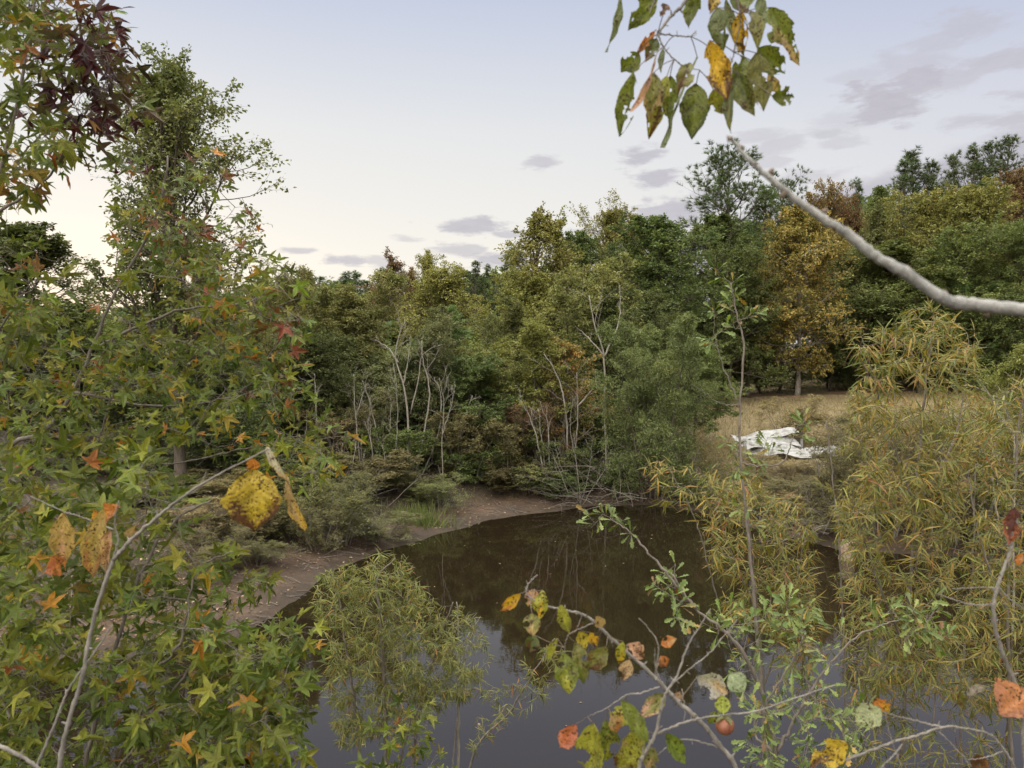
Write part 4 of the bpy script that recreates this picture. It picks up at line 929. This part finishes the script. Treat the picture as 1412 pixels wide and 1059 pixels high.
E7, e7, _ = scatter(rng, [(1150, 840), (1290, 830), (1300, 960), (1240, 1020), (1160, 990)], 75, 5.2, 6.6)
near_plant("willow_tree", "thin twin-stemmed willow over the sky reflection at lower right", "tree", st, [.013, .013], np.concatenate([E6, E7]), np.concatenate([e6, e7]), lsize=.09, nleaf=10, colfn=will_cols(.55), seed=24, **WG)
st = [stem_px([(1150, 1300, 8.0), (1165, 1000, 8.0), (1160, 800, 8.0), (1150, 680, 8.0), (1140, 580, 8.0)]), stem_px([(1330, 1300, 7.6), (1325, 980, 7.6), (1340, 800, 7.6), (1345, 640, 7.6)])]
E8, e8, _ = scatter(rng, [(1120, 660), (1165, 600), (1200, 560), (1210, 800), (1180, 930), (1150, 920), (1150, 760)], 85, 7.2, 8.8)
near_plant("willow_tree", "thin greenish willow behind the tallest golden one, toward the white sheets", "tree", st[:1], [.016], E8, e8, lsize=.09, nleaf=11, colfn=will_cols(.45), seed=28, **WG)
E9, e9, _ = scatter(rng, [(1300, 560), (1400, 540), (1412, 760), (1380, 950), (1280, 960), (1300, 760)], 170, 6.9, 8.6)
near_plant("willow_tree", "olive-gold willow filling the gap between the two golden willows at right", "tree", st[1:], [.016], E9, e9, lsize=.09, nleaf=11, colfn=will_cols(.5), seed=29, **WG)
st = [stem_px([(1290, 1400, 5.2), (1280, 1150, 5.2), (1285, 1000, 5.2), (1300, 900, 5.2)])]
E10, e10, _ = scatter(rng, [(1120, 960), (1180, 910), (1300, 890), (1412, 920), (1412, 1059), (1120, 1059)], 130, 4.8, 6.0)
near_plant("willow_tree", "low sparse willow shoots at the bottom right behind the arching twig", "tree", st, [.012], E10, e10, lsize=.085, nleaf=9, colfn=will_cols(.4), seed=30, **WG)
# willows standing in the water, centre left
rng = np.random.default_rng(403)
st = [stem_px([(535, 1180, 9.3), (533, 1050, 9.3), (530, 950, 9.3), (525, 860, 9.3), (520, 800, 9.3), (545, 770, 9.3)]), stem_px([(560, 1180, 9.6), (575, 1000, 9.6), (600, 900, 9.6), (625, 830, 9.6)]), stem_px([(510, 1180, 9.3), (490, 980, 9.3), (475, 880, 9.3), (465, 800, 9.3)])]
F1, f1, _ = scatter(rng, [(440, 790), (480, 775), (530, 760), (568, 758), (575, 800), (610, 850), (635, 890), (670, 905), (660, 950), (600, 980), (560, 1010), (470, 1030), (450, 960), (450, 880), (432, 830)], 820, 8.6, 10.4)
near_plant("willow_tree", "bushy green willow standing in the water, left of centre", "tree", st, [.03, .022, .022], F1, f1, lsize=.11, nleaf=13, colfn=will_cols(.18), seed=25, **WG)
st = [stem_px([(632, 1080, 9.8), (632, 970, 9.8), (633, 900, 9.8), (630, 830, 9.8)]), stem_px([(610, 1080, 9.8), (640, 910, 9.8), (662, 850, 9.8)])]
F2, f2, _ = scatter(rng, [(612, 830), (640, 825), (660, 860), (680, 905), (660, 940), (610, 930)], 85, 9.2, 10.2)
near_plant("willow_tree", "small willow with a pale bare lower stem beside the bushy green one", "tree", st, [.022, .012], F2, f2, lsize=.09, nleaf=10, colfn=will_cols(.15), seed=26, bk=BARK_PALE, **WG)
st = [stem_px([(610, 1110, 7.4), (650, 1050, 7.4), (700, 985, 7.4), (740, 920, 7.4), (765, 880, 7.4)])]
F3, f3, _ = scatter(rng, [(650, 960), (700, 930), (730, 890), (770, 880), (790, 920), (760, 960), (700, 1000), (650, 1040)], 60, 6.9, 7.8)
near_plant("willow_tree", "slanting thin willow shoot over the bright sky reflection", "tree", st, [.014], F3, f3, lsize=.085, nleaf=10, colfn=will_cols(.2), seed=27, **WG)

# water oaks
def oak_cols(rng, tp, n):
    c = pick(rng, [(.10, .15, .028), (.075, .11, .022), (.16, .21, .045), (.21, .24, .075)], [3, 3, 2, 1], n)
    k = rng.uniform(0, 1, n) < .10; c[k] = pick(rng, [(.24, .15, .03), (.13, .055, .025), (.30, .20, .04)], [1, 1, 1], k.sum())
    return c
OG = dict(leafkind="oak", lmat=OAKL, span=.6, spread=.012, droop=.1, face=.3, sagk=.15)
rng = np.random.default_rng(404)
st = [stem_px([(1050, 1400, 4.6), (1060, 1100, 4.6), (1046, 900, 4.6), (1034, 760, 4.6), (1022, 640, 4.6), (1020, 560, 4.6), (1026, 480, 4.6), (1018, 440, 4.6), (1008, 392, 4.6)])]
st += [[st[0][5], at(1012, 540, 4.6), at(995, 500, 4.6), at(986, 465, 4.6), at(984, 440, 4.6)], [st[0][4], at(1075, 640, 4.5), at(1095, 600, 4.5), at(1110, 560, 4.5)], [st[0][5], at(990, 555, 4.5), at(955, 530, 4.4)]]
G1, g1, _ = scatter(rng, [(985, 370), (1010, 385), (1050, 400), (1052, 430), (1020, 470), (1005, 450)], 12, 4.4, 4.8)
G2, g2, _ = scatter(rng, [(975, 425), (992, 430), (996, 470), (985, 490), (975, 460)], 4, 4.5, 4.7)
G3, g3, _ = scatter(rng, [(1095, 565), (1120, 550), (1120, 600), (1100, 600)], 3, 4.4, 4.6)
G4, g4, _ = scatter(rng, [(985, 560), (1060, 560), (1080, 700), (1050, 740), (990, 690)], 10, 4.3, 4.9)
near_plant("oak_sapling", "slender oak sapling with a bare mid stem, green tuft above the field", "tree", st, [.012, .005, .005, .004], np.concatenate([G1, G2, G3, G4]), np.concatenate([g1, g2, g3, g4]), lsize=.07, nleaf=8, colfn=oak_cols, seed=31, **OG)
st = [stem_px([(1060, 1420, 4.0), (1090, 1200, 4.0), (1070, 1040, 4.0), (1045, 940, 4.0), (1010, 880, 4.0), (960, 840, 4.0), (925, 790, 4.0)])]
st += [[st[0][2], at(1120, 950, 4.0), at(1180, 880, 4.0), at(1250, 850, 4.0)], [st[0][5], at(900, 770, 4.0), at(870, 735, 4.0), at(840, 715, 4.0)], [st[0][2], at(1040, 1000, 4.1), at(1100, 900, 4.1), at(1110, 850, 4.1)]]
H1, h1, _ = scatter(rng, [(890, 800), (930, 770), (985, 830), (1010, 880), (980, 890), (905, 830)], 17, 3.7, 4.3)
H2, h2, _ = scatter(rng, [(800, 735), (815, 690), (850, 700), (875, 730), (860, 745)], 8, 3.9, 4.1)
H3, h3, _ = scatter(rng, [(1000, 830), (1080, 820), (1150, 850), (1150, 960), (1060, 1000), (1000, 930)], 60, 3.7, 4.6)
H4, h4, _ = scatter(rng, [(1200, 840), (1290, 820), (1320, 880), (1260, 900), (1210, 880)], 24, 3.8, 4.3)
H5, h5, _ = scatter(rng, [(1020, 960), (1200, 970), (1180, 1080), (1020, 1080)], 52, 3.6, 4.6)
near_plant("oak_sapling", "bushy young oak at lower right with pale lobed leaves over the water", "tree", st, [.016, .009, .008, .009], np.concatenate([H1, H2, H3, H4, H5]), np.concatenate([h1, h2, h3, h4, h5]), lsize=.068, nleaf=7, colfn=oak_cols, seed=32, **OG)

# ------------------------------------------------------------------ persimmon boughs close to the camera
def pleaf(root, base, base_px, tip_px, wpx, D0, D1, c0, c1=None, seed=0, chew=0, roll=None, curl=None, label=None, shape="ovate"):
    """one broad leaf hanging from base to tip: its own outline, bites, fold and curl"""
    rng = np.random.default_rng(seed + 5000); a = at(*base_px, D0); t = at(*tip_px, D1); ln = np.linalg.norm(t - a); wd = wpx * 1.12 / FPX * D0 / 2
    x = nrm(t - a); cam_ = nrm(np.array([0, 0, CAM_Z]) - (a + t) / 2); z = nrm(cam_ - x * (cam_ @ x)); y = np.cross(z, x)
    r = roll if roll is not None else rng.normal(0, .35); y, z = y * math.cos(r) + z * math.sin(r), z * math.cos(r) - y * math.sin(r)
    nu, nv = 31, 19; U, Vv = np.meshgrid(np.linspace(0, 1, nu), np.linspace(-1, 1, nv), indexing="ij")
    prof = (np.sin(np.pi * U ** .93) ** .82) if shape == "ovate" else np.clip(np.sin(np.pi * U ** .6) ** .6, 0, 1)
    prof = np.maximum(prof * (1 - .35 * U ** 6), .015) * (1 + .05 * np.sin(U * 21 + seed) + .03 * rng.normal(size=U.shape) * (np.abs(Vv) > .9))
    cu = curl if curl is not None else rng.uniform(-.22, .30); fold = rng.uniform(.1, .65); tw_ = rng.normal(0, .5)
    X = U * ln; Y = Vv * prof * wd; Z = fold * np.abs(Y) + cu * ln * (U - U ** 2) * 1.6 + .012 * ln * np.sin(U * 17 + Vv * 3 + seed) + .03 * ln * Vv * np.sin(U * 5 + seed) + tw_ * Y * (U - .3) + .02 * wd * np.abs(np.sin((U - .3 * np.abs(Vv)) * 8 * np.pi)) * 3
    V = a + X[..., None] * x + Y[..., None] * y + Z[..., None] * z - base
    i = (np.arange(nu - 1)[:, None] * nv + np.arange(nv - 1)[None]); q = np.stack([i, i + nv, i + nv + 1, i + 1], -1).reshape(-1, 4)
    uc = ((U[:-1, :-1] + U[1:, 1:]) / 2).ravel(); vc = ((Vv[:-1, :-1] + Vv[1:, 1:]) / 2).ravel(); keep = np.ones(len(q), bool)
    for _ in range(chew):
        cu_, cv_ = rng.uniform(.25, 1.02), rng.choice([-1, 1]) * rng.uniform(.55, 1.1); keep &= ((uc - cu_) / rng.uniform(.05, .15)) ** 2 + ((vc - cv_) / rng.uniform(.2, .55)) ** 2 > 1
    for _ in range(chew // 2): keep &= ((uc - rng.uniform(.2, .85)) / .035) ** 2 + ((vc - rng.uniform(-.7, .7)) / .13) ** 2 > 1
    c0 = np.array(c0); c1 = np.array(c1 if c1 is not None else c0)
    mixf = np.clip((uc - .55 + .25 * np.sin(vc * 4 + seed) + .12 * rng.normal(size=len(uc))) * 3, 0, 1)[:, None]
    col = c0 * (1 - mixf) + c1 * mixf; col = col * (1 + .10 * rng.normal(size=(len(col), 1))).clip(.6, 1.4)
    vein = (np.abs(vc) < .09) | (((uc - .30 * np.abs(vc)) * 8) % 1 < .16); blot = np.sin(uc * 9 + seed) * np.sin(vc * 3.1 + seed * 2) + .5 * np.sin(uc * 23 + vc * 11); col = col * (1 - .22 * (blot > .8))[:, None]; col = np.where(vein[:, None], col * 1.18 + .008, col)
    mb = MB(); mb.add(V.reshape(-1, 3), q[keep], col[keep]); o = mb.build("leaf", PERS, root)
    if label: o["label"] = label
    return a - base
def bough(name, label, cat, lines, base, bk=BARK_GREY):
    root = empty(name, base, label, cat); mb = MB(); rg = np.random.default_rng(int(abs(base[0]) * 1000) + len(lines))
    for ln, r0, r1 in lines:
        P = spline([at(*p) - base for p in ln], 9 * len(ln)); m_ = len(P); rr = np.linspace(r0, r1, m_) * .78 * (1 + .05 * rg.normal(size=m_)); P[1:-1] += rg.normal(0, .0006, (m_ - 2, 3))
        for q in range(rg.integers(2, 5), m_ - 2, 6):
            rr[q] *= 1.28; d = nrm(np.cross(P[q + 1] - P[q], unit_rand(rg, 1)[0])); ln_ = rr[q] + rg.uniform(.003, .009)
            if r0 > .002: tubes(mb, np.stack([P[q], P[q] + d * ln_ * .6, P[q] + d * ln_ + UPV * .002]), rr[q] * .5, rr[q] * .25, 5)
        tube_r(mb, P, rr, 8)
    mb.build("twigs", bk, root); return root
G_ = (.115, .135, .022); GD = (.065, .080, .016); GG = (.135, .155, .085); Y_ = (.42, .25, .02); YG = (.24, .235, .035); OL = (.15, .145, .045); BR = (.09, .04, .018); OR = (.38, .14, .04); PK = (.42, .24, .17); TN = (.34, .23, .12); RD = (.33, .10, .05)

def topx(x, y): return (820 + x / 4.707, y / 4.707)
D = 1.45; base = at(985, -200, D)
root = bough("persimmon_bough", "leafy persimmon bough hanging from the top edge with chewed green leaves", "branch",
    [([(1000, -200, D), (972, -80, D), (945, 0, D), (925, 22, D), (907, 46, D)], .0055, .0028), ([(907, 46, D), (930, 49, D), (952, 50, D), (960, 42, D)], .0022, .0012), ([(907, 46, D), (915, 65, D), (930, 82, D), (947, 93, D), (965, 97, D)], .0022, .001),
     ([(972, -80, D), (1000, -40, D - .05), (1020, 20, D - .05), (1012, 72, D - .05), (1005, 95, D - .05)], .003, .0012), ([(972, -80, D), (930, -40, D + .05), (905, -5, D + .05), (895, 20, D + .05)], .003, .001)], base)
TL = [((170, -30), (70, 340), 55, GG, None, 0, .9), ((400, -40), (215, 200), 120, G_, GD, 2, 0), ((470, 30), (425, 110), 60, BR, None, 2, 0), ((640, -20), (612, 185), 85, G_, GD, 0, .4), ((790, -30), (745, 95), 70, (.3, .2, .02), BR, 2, 0),
      ((800, 50), (835, 335), 120, GG, GD, 2, .1), ((850, -10), (935, 345), 70, GG, TN, 0, .8), ((950, 60), (965, 360), 95, Y_, BR, 2, .3), ((1075, -40), (1095, 205), 80, GG, GD, 0, .5), ((1130, 50), (1330, 425), 150, G_, TN, 4, 0),
      ((1015, 70), (1060, 325), 85, OL, None, 1, .3), ((1060, 310), (1235, 480), 150, G_, GD, 4, 0), ((290, 345), (170, 470), 120, G_, GD, 3, 0), ((250, 470), (160, 890), 118, G_, GD, 4, .1), ((390, 200), (265, 360), 50, OR, BR, 2, .3),
      ((400, 250), (330, 405), 80, GD, BR, 2, 0), ((395, 365), (238, 725), 55, PK, None, 0, .8), ((445, 320), (430, 475), 50, GG, None, 0, .7), ((385, 470), (360, 790), 120, OL, TN, 1, .2), ((470, 490), (350, 905), 110, YG, BR, 2, .1),
      ((490, 490), (480, 812), 105, G_, GD, 4, .1), ((620, 410), (540, 630), 100, OL, BR, 4, 0), ((665, 370), (445, 960), 36, GG, None, 0, .9), ((660, 545), (630, 908), 165, G_, GD, 0, 0), ((745, 262), (865, 660), 150, Y_, BR, 1, .2),
      ((785, 345), (850, 500), 95, Y_, TN, 2, 0), ((770, 580), (830, 740), 115, YG, OL, 2, 0), ((895, 540), (885, 865), 60, GG, OL, 0, .5), ((970, 375), (890, 610), 130, G_, GD, 2, .3), ((930, 470), (1040, 755), 120, GD, OL, 0, .3),
      ((1050, 345), (1095, 725), 150, OL, (.17, .16, .08), 3, 0), ((1130, 475), (1205, 605), 70, TN, OL, 0, .3), ((1150, 620), (1290, 625), 110, G_, GD, 4, 0), ((600, -60), (690, 60), 90, G_, None, 1, .2), ((900, -60), (1000, 90), 100, GD, BR, 2, 0), ((1000, -50), (990, 60), 90, G_, None, 1, .2)]
stems_t = np.array([at(*p) for p in [(907, 46, D), (930, 49, D), (952, 50, D), (915, 65, D), (930, 82, D), (947, 93, D), (965, 97, D), (1012, 72, D - .05), (1020, 20, D - .05), (1005, 95, D - .05), (945, 0, D), (905, -5, D + .05)]])
mp_ = MB()
for k, (b_, t_, w_, c0, c1, ch, rl) in enumerate(TL):
    dd = D + .07 * math.sin(k * 2.3)
    a = pleaf(root, base, topx(*b_), topx(*t_), w_ * 1.02 / 4.707, dd, dd + .02 * math.cos(k), c0, c1, k, ch, rl * (1 if k % 2 else -1), label="yellow leaf with a brown edge" if k == 24 else None) + base
    j = np.argmin(np.linalg.norm(stems_t - a, axis=1)); s0 = stems_t[j]
    tubes(mp_, spline([s0 - base, (s0 + a) / 2 + UPV * .004 - base, a - base], 8), .0009, .0008, 5)
mp_.build("petioles", BARK_TWIG, root)

def botx(x, y): return (640 + x / 3.53, 760 + y / 3.53)
def bl(pts, D_): return [(*botx(x, y), D_) for x, y in pts]
D = 1.6; base = at(1015, 1180, D)
root = bough("persimmon_bough", "persimmon bough with one orange-brown fruit rising from the bottom edge", "branch",
    [([(1010, 1960, D), (1026, 1420, D), (1030, 1200, D)] + bl([(1330, 1090), (1240, 940), (1150, 830), (1040, 730), (990, 680), (920, 605), (800, 500), (700, 410), (630, 340), (570, 305), (480, 285), (390, 265), (318, 222), (303, 190), (320, 150), (357, 115)], D), .0078, .0012),
     ([(990, 1960, D), (880, 1440, D - .03), (860, 1200, D)] + bl([(850, 1075), (880, 985), (930, 890), (960, 760), (985, 685), (1040, 600), (1090, 460), (1150, 360), (1200, 280)], D - .05), .0066, .0012),
     (bl([(930, 890), (1070, 835), (1200, 805), (1412, 780)], D - .05) + [(1090, 965, D), (1150, 945, D)], .0032, .0014), (bl([(985, 680), (935, 580), (928, 470)], D - .03), .0026, .001), (bl([(930, 600), (945, 460), (900, 380), (850, 325)], D), .002, .001),
     (bl([(640, 345), (560, 380), (505, 410), (490, 470)], D), .002, .0009), (bl([(1000, 660), (1100, 570), (1200, 490), (1330, 330)], D + .03), .0024, .001), (bl([(950, 660), (860, 690), (790, 700), (700, 760), (600, 805)], D - .05), .002, .0008),
     (bl([(1240, 955), (1090, 915), (1010, 940), (930, 1000)], D), .0022, .001), (bl([(575, 310), (550, 370)], D), .002, .0012), (bl([(1060, 670), (1075, 780), (1070, 830)], D), .0016, .001)], base)
BLV = [((275, 205), (175, 293), 48, Y_, OR, 1, .2, None), ((345, 185), (325, 278), 75, PK, YG, 1, 0, None), ((385, 190), (362, 338), 62, YG, Y_, 2, 0, None), ((330, 302), (335, 415), 78, OL, TN, 1, .1, None), ((335, 405), (318, 495), 66, GD, BR, 2, .2, None),
       ((468, 258), (512, 402), 60, YG, OL, 0, .2, None), ((640, 318), (672, 372), 50, TN, None, 0, .2, None), ((455, 425), (412, 525), 40, YG, None, 0, .4, None), ((565, 390), (592, 475), 60, (.34, .27, .03), None, 1, .2, None), ((488, 495), (512, 698), 105, G_, YG, 1, .1, None),
       ((540, 440), (580, 645), 80, OL, G_, 1, .25, None), ((612, 395), (648, 465), 46, Y_, BR, 1, 0, None), ((692, 460), (605, 575), 85, OL, BR, 1, .2, None), ((775, 440), (755, 545), 48, YG, Y_, 0, .2, None), ((790, 455), (875, 522), 80, PK, BR, 2, .2, None),
       ((805, 530), (768, 632), 62, TN, BR, 1, 0, None), ((960, 455), (1035, 425), 50, OR, TN, 1, .2, None), ((955, 510), (985, 565), 55, OR, BR, 1, 0, None), ((545, 840), (468, 955), 82, RD, (.45, .17, .12), 1, .1, "orange-red leaf"), ((630, 835), (622, 1090), 140, YG, OL, 1, .35, None),
       ((690, 820), (690, 1020), 100, G_, YG, 2, .3, None), ((785, 755), (738, 855), 95, YG, OR, 2, .1, None), ((765, 725), (895, 935), 80, G_, None, 0, .3, None), ((982, 695), (855, 812), 75, OL, PK, 0, .2, None), ((860, 855), (790, 1010), 100, YG, TN, 1, .1, None),
       ((870, 960), (740, 1080), 120, YG, BR, 2, .1, None), ((985, 885), (1080, 1035), 75, (.13, .17, .03), None, 0, .2, None), ((1135, 610), (1285, 690), 105, (.32, .30, .28), TN, 1, .2, "pale grey leaf underside"), ((1290, 600), (1365, 685), 95, (.20, .24, .14), None, 0, .2, None),
       ((1255, 700), (1262, 800), 66, (.22, .25, .04), None, 2, .1, None), ((1195, 790), (1235, 835), 66, (.16, .19, .035), None, 1, 0, None), ((1050, 685), (1035, 745), 42, PK, BR, 0, .2, None), ((720, 790), (745, 880), 60, TN, OR, 1, .2, None), ((930, 960), (890, 1060), 90, OL, TN, 1, .3, None)]
stems_t = np.array([at(*p) for p in bl([(570, 305), (480, 285), (390, 265), (318, 222), (303, 190), (630, 340), (700, 410), (800, 500), (920, 605), (990, 680), (505, 410), (490, 470), (560, 380), (790, 700), (700, 760), (600, 805), (945, 460), (928, 470), (935, 580), (1040, 730), (930, 890), (1070, 835), (1200, 805), (1300, 795), (1010, 940), (930, 1000), (880, 985)], D)])
mp_ = MB()
for k, (b_, t_, w_, c0, c1, ch, rl, lb) in enumerate(BLV):
    dd = D + .05 * math.sin(k * 1.9)
    a = pleaf(root, base, botx(*b_), botx(*t_), w_ / 3.53, dd, dd + .02 * math.cos(k), c0, c1, 100 + k, ch, rl * (1 if k % 2 else -1), label=lb) + base
    j = np.argmin(np.linalg.norm(stems_t - a, axis=1)); s0 = stems_t[j]
    tubes(mp_, spline([s0 - base, (s0 + a) / 2 - UPV * .002 - base, a - base], 8), .0009, .0007, 5)
mp_.build("petioles", BARK_TWIG, root)
fm, n, out = mat("fruit_skin"); t = n.new("ShaderNodeTexCoord"); v = n.noise(t.outputs["Object"], 60, 5, .7); v2 = n.noise(t.outputs["Object"], 400, 2)
b = n.new("ShaderNodeBsdfPrincipled"); n.put(b.inputs["Base Color"], n.mix(n.smooth(v2, .62, .7), n.ramp(v, [(.3, L(.10, .03, .018)), (.52, L(.21, .07, .035)), (.75, L(.30, .14, .085))]), L(.1, .04, .03))); b.inputs["Roughness"].default_value = .5; n.l.new(b.outputs[0], out.inputs[0])
def fruit(root, px, py, D_, rpx, base):
    c = at(px, py, D_) - base; r = rpx / FPX * D_; mb = MB(); u = np.linspace(0, math.pi, 15); v = np.linspace(0, 2 * math.pi, 25)[:-1]
    R = r * np.sin(u)[:, None] * (1 + .02 * np.cos(4 * v))[None]; V = np.stack([c[0] + R * np.cos(v), c[1] + R * np.sin(v), c[2] + r * .96 * np.cos(u)[:, None] + 0 * R], -1)
    i = np.arange(14)[:, None] * 24; j = np.arange(24)[None]; q = np.stack([i + j, i + 24 + j, i + 24 + (j + 1) % 24, i + (j + 1) % 24], -1).reshape(-1, 4); mb.add(V.reshape(-1, 3), q)
    o = mb.build("fruit", fm, root); o["label"] = "round orange-brown persimmon fruit"
    cx = MB()
    for k in range(4): a_ = k * math.pi / 2 + .4; leaves(cx, "ovate", np.array([c + UPV * r * .98]), np.array([[math.cos(a_), math.sin(a_), -.05]]), np.array([UPV]), np.array([r * 1.25]), np.array([[.12, .13, .04]]), np.array([.35]))
    cx.build("calyx", PERS, o)
    tubes(st_ := MB(), np.array([c + UPV * r * .95, c + UPV * (r + .006), c + UPV * (r + .012)]), .0022, .002, 6); st_.build("stalk", BARK_TWIG, o)
fruit(root, 999.5, 1000.5, D - .03, 12.8, base)

# right bottom: pale twig with orange leaf
def rx(x, y): return (1012 + x / 3.53, 760 + y / 3.53)
def rl_(pts, D_): return [(*rx(x, y), D_) for x, y in pts]
D = 1.5; base = at(1420, 1250, D)
root = bough("bare_twig", "pale upright twig near the right edge ending in a big orange leaf", "branch", [([(1440, 1960, D), (1430, 1480, D), (1425, 1250, D), (1412, 1010, D)] + rl_([(1380, 680), (1320, 530), (1275, 390), (1265, 260), (1290, 150), (1345, 0)], D) + [(1397, 740, D), (1402, 715, D)], .0072, .003),
    (rl_([(1268, 265), (1180, 262), (1100, 245), (980, 205)], D), .0022, .001), (rl_([(1290, 180), (1180, 178), (1060, 182)], D), .002, .0009), (rl_([(1285, 170), (1340, 230), (1420, 290)], D), .002, .001)], base, BARK_GREY)
pleaf(root, base, rx(1440, 690), rx(1290, 800), 185 / 3.53, D - .02, D - .04, (.33, .135, .055), (.30, .13, .08), 300, 0, .35, label="big orange leaf")
pleaf(root, base, (1400, 700), (1392, 752), 22, D, D, (.10, .035, .03), (.30, .10, .05), 301, 2, .3, label="dark red shrivelled leaf"); pleaf(root, base, (1398, 770), (1412, 772), 16, D, D, OR, PK, 302, 0, .2)
D = 1.55; base = at(1100, 1300, D)
root = bough("persimmon_twig", "grey arching persimmon twig across the bottom right corner", "branch", [([(1080, 1960, D), (1092, 1500, D), (1100, 1300, D), (1120, 1120, D)] + rl_([(480, 1055), (620, 990), (770, 930), (900, 895), (1020, 855), (1130, 865), (1240, 890), (1310, 960), (1370, 1055)], D) + [(1410, 1085, D)], .0042, .0022), (rl_([(820, 940), (770, 1000), (700, 1070)], D), .0022, .0014),
    (rl_([(1010, 858), (900, 830), (800, 805), (720, 780)], D), .0024, .001), (rl_([(1000, 880), (1080, 960), (1160, 1050)], D), .0018, .0012), (rl_([(1310, 975), (1220, 1005), (1140, 1015)], D), .0016, .001), (rl_([(735, 780), (760, 900), (820, 1060)], D), .0016, .0012)], base)
for k, (b_, t_, w_, c0, c1, ch, rl, lb) in enumerate([((715, 765), (590, 845), 105, (.22, .24, .13), (.18, .20, .10), 2, .1, "heart-shaped grey-green leaf"), ((680, 718), (755, 780), 70, OR, Y_, 2, .2, "curled orange leaf"), ((555, 935), (370, 1050), 115, (.36, .25, .03), BR, 2, .1, "orange and yellow leaf with brown blotch"),
        ((560, 925), (545, 975), 45, GG, None, 0, .1, None), ((1150, 1020), (1235, 1060), 90, BR, (.2, .1, .06), 2, .2, None), ((1225, 660), (1130, 700), 38, (.26, .22, .20), None, 0, .4, None), ((1130, 700), (1085, 745), 50, OL, BR, 1, .3, None)]):
    pleaf(root, base, rx(*b_), rx(*t_), w_ / 3.53, D, D + .01 * k, c0, c1, 320 + k, ch, rl, label=lb)

# left: pale persimmon stem with spotted yellow leaves
D = 1.7; base = at(60, 1300, D)
root = bough("persimmon_sapling", "pale forked persimmon stem at lower left with spotted yellow leaves", "sapling", [([(40, 1960, D), (52, 1520, D), (60, 1300, D), (82, 1059, D), (98, 985, D), (113, 937, D), (130, 850, D), (156, 772, D)], .0078, .0052), ([(156, 772, D), (180, 745, D), (215, 715, D), (245, 690, D), (300, 655, D), (345, 632, D), (372, 618, D)], .0058, .0016),
    ([(156, 772, D), (163, 745, D), (158, 720, D), (164, 690, D)], .0032, .0015), ([(158, 731, D), (120, 716, D), (85, 704, D), (42, 684, D)], .0022, .0012), ([(50, 1059, D + .1), (75, 1000, D + .1), (95, 950, D + .1), (130, 900, D + .1), (155, 862, D + .1)], .005, .0018), ([(-20, 1020, D), (20, 1038, D), (52, 1059, D), (70, 1090, D)], .0055, .0045),
    ([(247, 688, D), (272, 675, D), (285, 650, D)], .0022, .001), ([(230, 702, D), (260, 700, D), (288, 692, D)], .0018, .001)], base, BARK_GREY)
for k, (b_, t_, w_, c0, c1, ch, rl, lb) in enumerate([((350, 646), (352, 732), 66, (.36, .26, .035), (.10, .045, .03), 0, .1, "big spotted yellow leaf with a brown tip"), ((368, 616), (400, 665), 17, (.38, .34, .30), TN, 0, .8, None), ((396, 655), (423, 730), 20, TN, (.42, .26, .05), 0, .8, None), ((347, 630), (352, 650), 16, OR, None, 0, .2, None),
        ((88, 706), (87, 778), 29, (.34, .23, .09), PK, 0, .2, "yellow leaf with pink edges"), ((92, 772), (62, 788), 26, OR, RD, 1, .2, None), ((143, 700), (128, 796), 27, (.36, .26, .10), (.34, .16, .08), 0, .3, "hanging yellow leaf turning orange"), ((152, 730), (148, 790), 22, PK, (.3, .22, .2), 0, .6, None), ((170, 735), (188, 732), 20, TN, BR, 0, .2, None), ((165, 700), (130, 715), 26, OR, Y_, 2, .2, None)]):
    pleaf(root, base, b_, t_, w_, D, D + .01 * k, c0, c1, 400 + k, ch, rl, label=lb, shape="ovate")

# thick pale bough reaching in from the right
D = .85; base = at(1700, 380, D); pts = [(1700, 380, 12), (1560, 412, 11.5), (1480, 422, 11), (1412, 425, 11), (1345, 422, 10.5), (1295, 407, 9.5), (1230, 366, 8.5), (1180, 332, 7.5), (1130, 297, 6.5), (1075, 257, 5), (1032, 218, 3.6), (1004, 190, 2.6)]
root = empty("pale_bough", base, "thick smooth pale bare bough slanting down from upper centre to right edge", "branch")
mb = MB(); P = spline([at(x, y, D) - base for x, y, _ in pts], 90); R = np.interp(np.linspace(0, 11, 90), range(12), [r / FPX * D for _, _, r in pts]) * .88; rng = np.random.default_rng(8)
R = R * (1 + .05 * np.sin(np.arange(90) * .9) * np.sin(np.arange(90) * .23) + .035 * rng.normal(size=90)); P += rng.normal(0, .0006, P.shape); P[:, 2] += .0015 * np.sin(np.arange(90) * .45)
tube_r(mb, P, R, 16); mb.build("limb", BARK_BOUGH, root)
for (x, y, dx, dy, ln) in ((1303, 410, 0, -1, 10), (1150, 312, .7, .7, 7), (1040, 228, .8, -.6, 5), (1022, 205, .8, -.5, 5), (1135, 294, .6, -.8, 8), (1210, 350, -.5, .9, 9), (1082, 266, -.5, .8, 9), (1062, 240, .5, -.9, 8), (1250, 372, .3, -1, 6), (1008, 193, -.6, -.6, 7), (1360, 432, .2, 1, 6)):
    mb = MB(); a = at(x, y, D) - base; e = at(x + dx * ln, y + dy * ln, D) - base; tube_r(mb, spline([a, (a + e) / 2, e], 6), [.0042, .0040, .0036, .0030, .0024, .0015], 8); mb.build("knot", BARK_TWIG, root)
